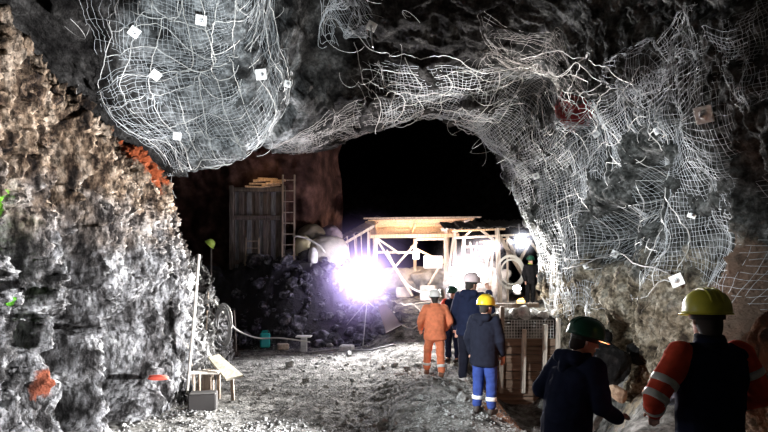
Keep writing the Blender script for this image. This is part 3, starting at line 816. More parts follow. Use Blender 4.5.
for k in range(11):
    a = Q(449 + k * 8, 229 - k * .25 + (k % 2) * 1.0, 15.7); b = a + Vector((.02, 1.6, .32 + .04 * RNG.rand()))
    c = MB()
    pts = [(-.13, 0), (-.065, .035), (0, 0), (.065, .035), (.13, 0)]
    vs = [a + Vector((x, 0, z)) for x, z in pts] + [b + Vector((x, 0, z)) for x, z in pts] + [a + Vector((x, 0, z - .006)) for x, z in pts] + [b + Vector((x, 0, z - .006)) for x, z in pts]
    fs = [(i, i + 1, i + 6, i + 5) for i in range(4)] + [(i + 10, i + 15, i + 16, i + 11) for i in range(4)] + [(i, i + 10, i + 11, i + 1) for i in range(4)]
    c.add(vs, fs).build('roof_sheet', m_tin, fr)
for k, px in enumerate((470, 477, 484, 488, 511, 516)):          # hanging straps and hooks under the roof
    a = Q(px, 242); MB().beam(a, Q(px + (-1) ** k * 2, 254 + 4 * (k % 3)), .05, .03).build('hanging_strap', m_wood_pale, fr)

# --- floodlights
m_lens = mat('flood_lens', (1, 1, 1), .3, emit=(1.0, .95, 1.0), estr=60)
m_lens_w = mat('lamp_lens', (1, 1, 1), .3, emit=(1.0, .96, .88), estr=40)
def floodlight(loc, w, lab, stand=True, lean=0):
    o = empty('floodlight', loc, 0, lab, 'floodlight', 'floodlights at the end of the cave')
    MB().box((0, .07, 0), (w * 1.12, .12, w * .86), None, .02).build('housing', m_steel, o)
    MB().box((0, .0, 0), (w, .03, w * .74), None, .008).build('lens', m_lens, o)
    for k in range(5): MB().box((-w * .4 + k * w * .2, .15, 0), (.012, .05, w * .7)).build('cooling_fin', m_steel, o)
    MB().tube([(-w * .6, .07, 0), (-w * .6, .07, -w * .6), (w * .6, .07, -w * .6), (w * .6, .07, 0)], .014, 8).build('yoke', m_steel, o)
    if stand:
        h = loc[2] - Gz(loc[0], loc[1] + .1)
        MB().tube([(0, .07, -w * .6), (0, .07, -h * .45)], .022, 8).build('pole', m_steel, o)
        for k in range(3):
            a = k * 2.094 + .4
            MB().tube([(0, .07, -h * .4), (.45 * h * math.cos(a), .07 + .45 * h * math.sin(a), Gz(loc[0] + .45 * h * math.cos(a), loc[1] + .07 + .45 * h * math.sin(a)) - loc[2])], .015, 6).build('leg', m_steel, o)
    else:
        MB().tube([(0, .07, w * .5), (0, .12, w * .5 + .35)], .015, 6).build('bracket', m_steel, o)
    return o
floodlight(FLOOD1, .46, 'largest blazing floodlight, on a tripod at the right end of the rubble bank')
floodlight(FLOOD2, .36, 'blazing floodlight on a tripod behind the worker in the pale helmet')
floodlight(FLOOD3, .20, 'small floodlight hung under the tin roof against the right wall', False)
w4 = empty('work_lamp', FLOOD4, 0, 'small work lamp shining on the ground beside the yellow canister', 'lamp')
MB().lathe([(.02, -.12), (.10, -.11), (.11, -.05), (.05, -.04)], 16).build('base', m_dark, w4)
MB().lathe([(.03, -.04), (.10, 0), (.11, .06), (.07, .11), (.02, .125)], 16).build('bulb', m_lens_w, w4, True)
w5 = empty('lantern', P(416, 255, 18.9), 0, 'white boxy lantern hung from a brace inside the timber shelter', 'lantern')
MB().box((0, 0, 0), (.22, .14, .30), None, .03).build('diffuser', mat('lantern_glass', (1, 1, 1), .4, emit=(1, .97, 1), estr=5), w5)
MB().box((0, 0, .18), (.16, .12, .06), None, .01).build('cap', m_steel, w5)
MB().tube([(0, 0, .2), (0, .02, .45)], .01, 6).build('hook', m_steel, w5)
point('lantern_glow', P(416, 250, 18.6), 60, (1, .8, .6), .1)
point('roof_fill', P(412, 247, 19.3), 110, (1, .66, .40), .1)  # added warm light under the roof boards, without a bulb
eb = empty('junction_box', P(433, 262, 18.7), 0, 'white electrical box with two dark openings on a post of the timber shelter', 'junction box')
MB().box((0, 0, 0), (.62, .16, .42), None, .02).build('case', m_white, eb)
for s in (-.14, .14): MB().box((s, -.085, 0), (.2, .02, .26), None, .005).build('cover', m_steel, eb)

# --- coils
def coil(name, c, R, r, n, m, lab, cat='hose', sag=1.25, normal=(0, 1, 0), sway=.03):
    mb = MB(); q = Vector(normal).to_track_quat('Y', 'Z').to_matrix()
    pts = []
    for k in range(n * 26 + 1):
        t = 2 * PI * k / 26
        rr = R * (1 + .13 * math.sin(k * .037 * 3 + 1) + .08 * math.sin(k * .11))
        pts.append(Vector(c) + q @ Vector((rr * math.cos(t), sway * math.sin(k * .23) + .01 * math.sin(k * .7), rr * math.sin(t) * sag)))
    return tag(mb.tube(pts, r, 6).build(name, m, None, True), lab, cat)
coil('hose_coil', P(511, 272, 15.9), .34, .018, 5, m_hose, 'pale hose coil hanging on the post of the tin roofed frame', sag=1.2)
coil('hose_coil', P(223, 326, 11.2), .20, .014, 7, m_dhose, 'grey hose coil hanging at the end of the left rock wall', sag=1.9, normal=(.5, 1, 0))

# --- canisters
def canister(loc, m, lab, s=1.0, rz=0):
    o = empty('canister', loc, rz, lab, 'canister')
    MB().box((0, 0, .21 * s), (.28 * s, .2 * s, .42 * s), None, .04 * s).build('body', m, o)
    MB().tube([(-.09 * s, 0, .41 * s), (-.07 * s, 0, .47 * s), (.07 * s, 0, .47 * s), (.09 * s, 0, .41 * s)], .016 * s, 6).build('handle', m, o)
    MB().lathe([(.03 * s, 0), (.03 * s, .05 * s), (.01 * s, .052 * s)], 10, (.10 * s, 0, .41 * s)).build('cap', m_dark, o)
    return o
p0 = P(265, 345, 15.0)
canister((p0.x, 15.0, Gz(p0.x, 15.0)), mat('teal_plastic', (.02, .38, .38), .4), 'teal plastic canister at the foot of the rubble bank', .95, .25)
p0 = P(521, 300, 14.6)
canister((p0.x, 14.6, Gz(p0.x, 14.6) - .01), mat('amber_plastic', (.75, .42, .08), .4), 'amber yellow canister on the terrace beside the small work lamp', .75)
# stand with white top, brick by it
p0 = P(304, 346, 14.6); g = Gz(p0.x, 14.6)
st = empty('stand', (p0.x, 14.6, g), 0, 'small stand with a white square top in front of the rubble bank', 'stand')
MB().box((0, 0, .40), (.40, .34, .035), None, .008).build('top', m_white, st)
MB().box((0, 0, .19), (.16, .14, .40), None, .01).build('column', m_steel, st)
p0 = P(283, 345, 14.8)
tag(MB().box((p0.x, 14.8, Gz(p0.x, 14.8) + .08), (.30, .2, .16), Matrix.Rotation(.3, 3, 'Z'), .02).build('block', mat('tan_block', (.45, .38, .31), .9, noise=.3)), 'tan stone block between the teal canister and the white topped stand', 'block')
p0 = P(347, 348, 14.7)
tag(MB().box((p0.x, 14.7, Gz(p0.x, 14.7) + .07), (.36, .26, .18), Matrix.Rotation(-.2, 3, 'Z'), .03).build('block', mat('grey_block', (.5, .5, .52), .9, noise=.3)), 'grey block at the right foot of the rubble bank', 'block')

# --- plank hoarding with its frame, ladders
hd = empty('plank_hoarding', (0, 0, 0), 0, 'tall dark plank hoarding standing on the rubble bank', 'hoarding')
Yh = 17.4
HX = lambda px: (px - 384) / F * Yh
HZ = lambda py: 2.1 - (py - 274) / F * Yh
for k in range(13):
    x = HX(233) + k * (HX(283) - HX(233)) / 12.4; t = RNG.uniform(-.06, .05)
    b = MB().box((x, Yh + .03 * (k % 2), (HZ(190) + HZ(268)) / 2 + t), (.135, .03, HZ(190) - HZ(268)), None, .004)
    b.build('plank', [m_wood_dark, mat('bluish_plank', (.17, .175, .19), .8, noise=.5, scale=6, stretch=(6, 6, .6)), m_wood_dark][k % 3], hd)
for py in (190, 218, 262): MB().box((HX(257), Yh - .06, HZ(py)), (HX(283) - HX(231), .06, .14), None, .01).build('rail', m_wood_dark, hd)
for px in (232, 284): MB().box((HX(px), Yh - .06, (HZ(186) + HZ(270)) / 2), (.12, .1, HZ(186) - HZ(270)), None, .01).build('post', m_wood_dark, hd)
br = MB()
tb = empty('timber_stack', (0, 0, 0), 0, 'lit scraps of pale timber wedged above the plank hoarding', 'timber')
for k in range(7):
    a = Vector((HX(246 + 4.2 * k), Yh - .12 - .03 * (k % 3), HZ(187 - (k % 4) * 2.6)))
    MB().beam(a, a + Vector((.75 - .05 * k, .1, .1 * RNG.uniform(-.3, 1))), .09, .05, roll=RNG.uniform(0, 1)).build('board', m_wood_warm, tb)
point('hoarding_glow', (HX(268), Yh - .55, HZ(176)), 4.5, (1, .7, .4), .05)
def ladder(x, y, z0, z1, w, n, lab, m=m_steel):
    o = empty('ladder', (x, y, z0), 0, lab, 'ladder')
    for s in (-w / 2, w / 2): MB().beam((s, 0, 0), (s, .12, z1 - z0), .05, .03).build('stile', m, o)
    for k in range(n):
        t = (k + .5) / n; MB().tube([(-w / 2, .12 * t, (z1 - z0) * t), (w / 2, .12 * t, (z1 - z0) * t)], .016, 6).build('rung', m, o)
    return o
ladder(HX(290), Yh - .35, HZ(272), HZ(176), .36, 9, 'tall ladder at the right end of the plank hoarding', m_wood_old)
ladder(HX(254), Yh - .3, HZ(266), HZ(238), .40, 4, 'short ladder leaning low on the plank hoarding', m_wood_old)
# --- sacks and boulders on the bank
def lump(name, c, sc, m, lab, cat, seed, sub=4, amp=.12, fr=1.6):
    import bmesh
    bm = bmesh.new(); bmesh.ops.create_icosphere(bm, subdivisions=sub, radius=1)
    p = np.array([v.co[:] for v in bm.verts])
    p = p * (1 + amp * fbm(p * fr + seed, 3, seed) + .04 * ridged(p * 3.3, 2, seed))[:, None]
    p[:, 2] = np.where(p[:, 2] < -.6, -.6 + (p[:, 2] + .6) * .2, p[:, 2])
    p = p * np.array(sc)
    for v, q in zip(bm.verts, p): v.co = q
    me = bpy.data.meshes.new(name); bm.to_mesh(me); bm.free()
    me.polygons.foreach_set('use_smooth', [True] * len(me.polygons)); me.materials.append(m)
    o = bpy.data.objects.new(name, me); o.location = c; COL.objects.link(o)
    return tag(o, lab, cat)
m_sack = mat('pale_sack', (.60, .57, .50), .85, noise=.2, scale=4, bump=.5)
lump('sack', P(328, 255, 17.6), (.66, .5, .62), m_sack, 'big pale bulging sack on the rubble bank, left of the brightest floodlight', 'sack', 3)
lump('sack', P(303, 249, 17.5), (.32, .3, .42), mat('cream_sack', (.66, .62, .42), .85, noise=.2, scale=4, bump=.5), 'cream sack beside the tall ladder', 'sack', 8)
lump('sack', P(313, 257, 17.0), (.15, .16, .30), m_white, 'narrow white sack leaning between the cream sack and the big pale sack', 'sack', 12)
lump('sack', P(272, 266, 17.0), (.32, .2, .12), mat('grey_sack', (.5, .5, .52), .85, noise=.3, scale=4), 'crumpled grey sack lying at the foot of the plank hoarding', 'sack', 17)
lump('tarpaulin', P(312, 238, 18.0), (.5, .4, .45), mat('olive_tarp', (.20, .18, .14), .7, noise=.3, scale=4), 'olive tarpaulin heap behind the cream sack', 'tarpaulin', 21)
lump('tarpaulin', P(331, 236, 18.2), (.35, .4, .35), mat('mauve_tarp', (.22, .19, .26), .7, noise=.3, scale=4), 'dark folded tarpaulin behind the big pale sack', 'tarpaulin', 25)
tag(MB().box(P(306, 268, 16.7), (.36, .3, .36), None, .03).build('crate', m_dark), 'small black crate below the cream sack', 'crate')
tag(MB().tube([P(*q) for q in [(293, 236, 16.9), (298, 236, 16.9), (306, 238, 16.9), (314, 242, 16.9), (321, 247, 16.9), (325, 253, 16.9)]], .03, 8).build('hose', m_hose, None, True), 'pale hose arching from the ladder to the big sack', 'hose')
# --- rust coloured sheet between bank and path
a, b, c, d = P(386, 304, 15.8), P(402, 325, 14.4), P(386, 333, 14.4), P(378, 306, 16.0)
vs = [a, b, c, d] + [v + Vector((.0, .04, -.03)) for v in (a, b, c, d)]
tag(MB().add(vs, [(0, 3, 2, 1), (4, 5, 6, 7), (0, 1, 5, 4), (1, 2, 6, 5), (2, 3, 7, 6), (3, 0, 4, 7)]).build('tarpaulin', mat('brown_sheet', (.05, .022, .02), .7, noise=.3, scale=3)), 'brown sheet sloping between the rubble bank and the path', 'sheet')

# --- timber revetment
m_board = mat('revetment_board', (.20, .13, .09), .85, noise=.5, scale=3, bump=.5, stretch=(.5, 5, 7))
rv = empty('timber_revetment', (0, 0, 0), 0, 'timber revetment with plank wall and wire grid beside the worker in the yellow helmet', 'revetment')
Yr = 12.35
RX = lambda px: (px - 384) / F * Yr
RZ = lambda py: 2.1 - (py - 274) / F * Yr
k = 0; z = RZ(338)
while z > -.75:
    MB().box(((RX(496) + RX(566)) / 2, Yr + .02 * (k % 2), z - .09), (RX(566) - RX(496), .05, .17), Matrix.Rotation(RNG.uniform(-.012, .012), 3, 'Y'), .008).build('board', m_board, rv); z -= .185; k += 1
for px, a, b in [(500, 306, 392), (522, 329, 392), (543, 324, 372), (556, 318, 372)]:
    MB().beam((RX(px), Yr - .09, RZ(b)), (RX(px) + .03, Yr - .09, RZ(a)), .10, .09, .01).build('post', m_wood_pale if px != 500 else m_wood_old, rv)
MB().beam((RX(497), Yr + .3, RZ(306.5)), (RX(543), Yr + .35, RZ(306)), .08, .10).build('top_rail', m_wood_old, rv)
lines = []
for k in range(19):
    x = RX(503) + k * (RX(553) - RX(503)) / 18; lines.append([(x, Yr - .03, RZ(338)), (x, Yr - .03 , RZ(320 if k > 2 else 326))])
for k in range(7):
    zz = RZ(338) + k * (RZ(320) - RZ(338)) / 6; lines.append([(RX(503), Yr - .03, zz), (RX(553), Yr - .03, zz)])
wires_mesh('wire_grid', lines, .006, m_cable, rv, 5)
tag(rv)

# --- workbench at the foot of the left wall
p0 = P(206, 387, 9.4); g = Gz(p0.x, 9.4)
wb = empty('workbench', (p0.x, 9.4, g), -.15, 'small rough bench with a pale board top at the foot of the left wall', 'bench')
MB().box((0, 0, .45), (.50, .24, .03), Matrix.Rotation(.12, 3, 'Z'), .006).build('top', mat('pale_board', (.72, .68, .6), .8, noise=.25, scale=5), wb)
MB().box((.1, .05, .475), (.36, .16, .02), Matrix.Rotation(-.35, 3, 'Z'), .004).build('top_board', m_wood_pale, wb)
for x, y, w in [(-.2, -.05, .04), (-.17, .1, .03), (.02, 0, .15), (.2, .06, .05), (.16, -.08, .03)]:
    MB().box((x, y, .215), (w, .06, .45), None, .006).build('leg', m_wood_old, wb)
cs = [P(208, 357, 9.9), P(219, 354, 10.1), P(243, 375, 9.3), P(226, 379, 9.1)]
vs = cs + [v - Vector((0, 0, .035)) for v in cs]; q1 = (cs[2] + cs[3]) / 2 + Vector((-.05, .1, 0))
tag(MB().add(vs, [(0, 3, 2, 1), (4, 5, 6, 7), (0, 1, 5, 4), (1, 2, 6, 5), (2, 3, 7, 6), (3, 0, 4, 7)]).build('plank', mat('plank_wood', (.50, .46, .36), .8, noise=.3, scale=5, stretch=(5, 1, 5))), 'wide pale plank sloping down from the rough bench', 'plank')
MBx = MB().beam((q1.x, q1.y, Gz(q1.x, q1.y) - .02), (q1.x - .02, q1.y, q1.z - .02), .06, .05)
tag(MBx.build('prop', m_wood_old), 'short prop under the wide pale plank', 'prop')
p0 = P(203, 402, 8.7)
tag(MB().box((p0.x, 8.7, Gz(p0.x, 8.7) + .11), (.42, .3, .30), Matrix.Rotation(.2, 3, 'Z'), .02).build('box', mat('dark_box', (.014, .012, .011), .8)), 'dark box on the floor in front of the rough bench', 'box')
def pole(px0, py0, Y0, px1, py1, Y1, r, m, lab):
    a, b = P(px0, py0, Y0), P(px1, py1, Y1)
    return tag(MB().tube([a, (a + b) / 2 + Vector((.01, 0, 0)), b], r, 8).build('pole', m, None, True), lab, 'pole')
pole(187, 394, 9.0, 199, 254, 9.0, .022, mat('grey_pole', (.45, .42, .38), .6), 'tall grey pole standing on the floor against the left wall')
pole(192, 366, 9.6, 176, 296, 9.4, .012, m_wood_pale, 'thin slanting rod between the left wall and the tall pole')
pole(204, 356, 10.5, 208, 292, 10.8, .014, m_wood_old, 'thin upright rod right of the tall pole')
pole(236, 352, 13.5, 234, 310, 13.6, .02, m_wood_dark, 'dark stake at the left end of the rubble bank')
# red rag in the left wall hollow
lump('rag', P(158, 378, 8.25), (.15, .06, .045), mat('red_cloth', (.55, .08, .05), .8), 'red rag lying on the left rock wall near the floor', 'rag', 33, 3, .3)
# --- hoses and cables on the floor
def floor_cable(name, pts, r, m, lab, cat='hose'):
    out = []
    P_ = [Vector(q) for q in pts]
    for i in range(len(P_) - 1):
        a = P_[max(i - 1, 0)]; b = P_[i]; c = P_[i + 1]; d = P_[min(i + 2, len(P_) - 1)]
        for t in np.linspace(0, 1, 9, endpoint=False):
            out.append(.5 * ((2 * b) + (c - a) * t + (2 * a - 5 * b + 4 * c - d) * t * t + (3 * b - a - 3 * c + d) * t ** 3))
    out.append(P_[-1])
    out = [Vector((v.x, v.y, Gz(v.x, v.y) + r * 1.1 if abs(v.z) > 90 else v.z)) for v in out]
    return tag(MB().tube(out, r, 7).build(name, m, None, True), lab, cat)
def fl(px, Y): return ((px - 384) / F * Y, Y, -99)
floor_cable('hose', [P(214, 300, 10.8), P(224, 314, 11.8), P(237, 330, 13.4), P(258, 338, 14.6), P(280, 338, 14.6), P(310, 342, 14.5)], .02, m_hose, 'pale hose drooping from the left wall past the teal canister')
floor_cable('hose', [fl(308, 14.5), fl(330, 14.7), fl(350, 14.6), fl(372, 14.2), fl(395, 14.0)], .02, m_dhose, 'dark hose along the foot of the rubble bank')
floor_cable('cable', [fl(385, 18), fl(395, 16.5), fl(398, 15.6), fl(405, 15.2), fl(415, 15.2), fl(424, 15.8), fl(415, 17.2)], .02, m_hose, 'pale cable looping over the path behind the worker in orange', 'cable')
floor_cable('cable', [fl(392, 18.6), fl(404, 17.5), fl(418, 17.6), fl(436, 18.2)], .02, m_hose, 'pale cable lying in front of the timber shelter', 'cable')
floor_cable('cable', [P(387, 250, 18.9), P(396, 268, 18.4), P(408, 285, 17.6), P(424, 293, 17.0), P(440, 290, 17.2)], .03, m_hose, 'thick pale cable hanging from the shelter down to the path', 'cable')
# clutter inside the shelters: crates, drums, drill pipes
m_clut = mat('dusty_grey', (.42, .38, .36), .8, noise=.35, scale=5, bump=.3)
for k, (px, py, Y, s, lab) in enumerate([(428, 284, 18.6, (.5, .4, .5), 'dusty crate on the shelter floor right of the leaning braces'), (404, 284, 19.6, (.5, .5, .35), 'dusty crate at the back of the shelter behind the hanging cable'),
       (452, 286, 18.5, (.4, .4, .55), 'dusty crate beside the blazing second floodlight'), (484, 292, 15.8, (.4, .35, .5), 'dusty crate behind the raised hand of the pale helmeted worker')]):
    p0 = P(px, py, Y); gg = Gz(p0.x, Y)
    tag(MB().box((p0.x, Y, gg + s[2] / 2 - .03), s, Matrix.Rotation(RNG.uniform(-.5, .5), 3, 'Z'), .02).build('crate', m_clut), lab, 'crate')
lump('spoil_heap', P(441, 287, 20.3), (1.1, .7, .75), m_grey_rock, 'grey spoil heap behind the timber shelter posts', 'spoil heap', 44, 5, .35, 2.2)
lump('spoil_heap', P(404, 284, 20.8), (1.3, .7, .6), m_grey_rock, 'low spoil heap at the left back of the timber shelter', 'spoil heap', 48, 5, .35, 2.2)
lump('spoil_heap', P(480, 285, 18.0), (1.0, .6, .8), m_grey_rock, 'spoil heap behind the tin roofed timber frame', 'spoil heap', 52, 5, .35, 2.2)

# ------------------------------------------------------------------ lens bloom of the floodlights, put in as scattering volumes
def bloom(c, R, dens, col, lab):
    c = Vector(c)
    m = bpy.data.materials.new('bloom_scatter'); m.use_nodes = True; N = m.node_tree.nodes; L = m.node_tree.links; N.clear()
    out = N.new('ShaderNodeOutputMaterial'); v = N.new('ShaderNodeVolumeScatter'); v.inputs['Color'].default_value = (*col, 1); v.inputs['Anisotropy'].default_value = 0.0
    tc = N.new('ShaderNodeTexCoord'); ln = N.new('ShaderNodeVectorMath'); ln.operation = 'LENGTH'; L.new(tc.outputs['Object'], ln.inputs[0])
    mr = N.new('ShaderNodeMapRange'); mr.interpolation_type = 'SMOOTHSTEP'
    mr.inputs['From Min'].default_value = R; mr.inputs['From Max'].default_value = R * .05; mr.inputs['To Max'].default_value = dens
    L.new(ln.outputs['Value'], mr.inputs['Value']); L.new(mr.outputs[0], v.inputs['Density']); L.new(v.outputs[0], out.inputs['Volume'])
    import bmesh
    bm = bmesh.new(); bmesh.ops.create_icosphere(bm, subdivisions=3, radius=R)
    me = bpy.data.meshes.new('bloom_volume'); bm.to_mesh(me); bm.free(); me.materials.append(m)
    o = bpy.data.objects.new('bloom_volume', me); o.location = c; COL.objects.link(o)
    return tag(o, lab, 'bloom', kind='stuff')
bloom(FLOOD1 + Vector((0, -.2, 0)), 2.0, .22, (.62, .48, 1.0), 'violet lens bloom put in as a volume around the largest floodlight')
bloom(FLOOD2 + Vector((0, -.2, 0)), 1.2, .18, (.95, .85, .95), 'pale lens bloom put in as a volume around the second floodlight')
bloom(FLOOD3 + Vector((0, -.2, 0)), .6, .3, (.85, .85, 1.0), 'pale lens bloom put in as a volume around the small floodlight under the tin roof')

# ================================================================== PEOPLE
def solid(name, shapes, voxel, m, parent, smooth=4, folds=0.0, seed=0, ff=7.0, seg=20):
    """union of lofted shapes, remeshed into one continuous skin"""
    mb = MB()
    for sh in shapes:
        if sh[0] == 'cap':                       # tapered limb with round ends
            _, a, b, ra, rb = sh[:5]; flat = sh[5] if len(sh) > 5 else 1.0
            a, b = Vector(a), Vector(b); d = b - a; L = max(d.length, 1e-4); q = d.to_track_quat('Z', 'Y').to_matrix()
            prof = [(ra * math.sin(t), -ra * math.cos(t)) for t in (.15, .5, .9, 1.3)] + [(ra, 0), ((ra + rb) / 2, L / 2), (rb, L)] + [(rb * math.sin(t), L + rb * -math.cos(t)) for t in (1.85, 2.25, 2.65, 3.0)]
            mb.lathe(prof, seg, a, q, 1.0, flat)
        else:                                    # loft of ellipses: list of (centre, rx, ry)
            _, rings, M = sh
            vs, fs = [], []; n = seg
            for c, rx, ry in rings:
                for k in range(n):
                    t = 2 * PI * k / n; v = Vector(c) + Vector((rx * math.cos(t), ry * math.sin(t), 0)); vs.append(M @ v if M else v)
            for i in range(len(rings) - 1):
                for k in range(n): fs.append((i * n + k, i * n + (k + 1) % n, (i + 1) * n + (k + 1) % n, (i + 1) * n + k))
            fs += [tuple(range(n - 1, -1, -1)), tuple((len(rings) - 1) * n + k for k in range(n))]
            mb.add(vs, fs)
    me = bpy.data.meshes.new('tmp'); me.from_pydata([tuple(v) for v in mb.v], [], mb.f)
    o = bpy.data.objects.new('tmp', me); COL.objects.link(o)
    r = o.modifiers.new('r', 'REMESH'); r.mode = 'VOXEL'; r.voxel_size = voxel
    s = o.modifiers.new('s', 'SMOOTH'); s.factor = .5; s.iterations = smooth
    dg = bpy.context.evaluated_depsgraph_get(); dg.update()
    out = bpy.data.meshes.new_from_object(o.evaluated_get(dg))
    bpy.data.objects.remove(o); bpy.data.meshes.remove(me)
    out.name = name
    if folds and len(out.vertices):
        n = len(out.vertices); co = np.empty(n * 3); no = np.empty(n * 3)
        out.vertices.foreach_get('co', co); out.vertex_normals.foreach_get('vector', no)
        co = co.reshape(-1, 3); no = no.reshape(-1, 3)
        w = fbm(co * 3 + seed, 2, seed)[:, None] * .35
        f = ridged(np.concatenate([co[:, :2] * ff * .55, co[:, 2:] * ff * 1.1], 1) + w + seed, 3, seed + 3) * folds
        out.vertices.foreach_set('co', (co + no * f[:, None]).reshape(-1))
    out.polygons.foreach_set('use_smooth', [True] * len(out.polygons))
    out.materials.clear(); out.materials.append(m)
    out.update()
    ob = bpy.data.objects.new(name, out); COL.objects.link(ob); ob.parent = parent
    return ob

m_skin = mat('skin', (.52, .30, .22), .55, noise=.08, scale=30)
m_hair = mat('hair', (.03, .022, .018), .8)
m_eye = mat('eye', (.05, .04, .035), .25)
m_reflect = mat('reflective_tape', (.75, .75, .72), .35)
m_boot = mat('boot_leather', (.05, .04, .035), .6)
m_band = mat('headband', (.025, .025, .022), .6)
def cloth(name, col, n=.15): return mat(name, col, .9, 0, n, 14, .35, spec=.1)

def hand_shapes(w, d, side, curl=.6, s=1.0):
    """palm, four unequal fingers bent at the knuckles and a thumb; w wrist, d direction of the hand"""
    w, d = Vector(w), Vector(d).normalized()
    up = Vector((0, 0, 1)) if abs(d.z) < .8 else Vector((0, 1, 0))
    lat = d.cross(up).normalized(); nrm = lat.cross(d).normalized()       # lat across the palm
    if side < 0: pass
    sh = [('cap', w, w + d * .085 * s, .030 * s, .036 * s, .55)]
    for k, (L, off) in enumerate([(.075, -.027), (.085, -.009), (.08, .009), (.062, .026)]):
        b = w + d * .088 * s + lat * off * s
        k1 = b + (d * math.cos(curl * .6) - nrm * math.sin(curl * .6)) * L * .5 * s
        k2 = k1 + (d * math.cos(curl * 1.7) - nrm * math.sin(curl * 1.7)) * L * .5 * s
        sh += [('cap', b - d * .02, k1, .0095 * s, .009 * s), ('cap', k1, k2, .009 * s, .0075 * s)]
    tb = w + d * .03 * s - lat * .026 * s * 1
    t1 = tb + (d * .7 - lat * .75).normalized() * .035 * s; t2 = t1 + (d * .95 - lat * .2 - nrm * .3).normalized() * .03 * s
    sh += [('cap', tb, t1, .012 * s, .011 * s), ('cap', t1, t2, .011 * s, .009 * s)]
    return sh

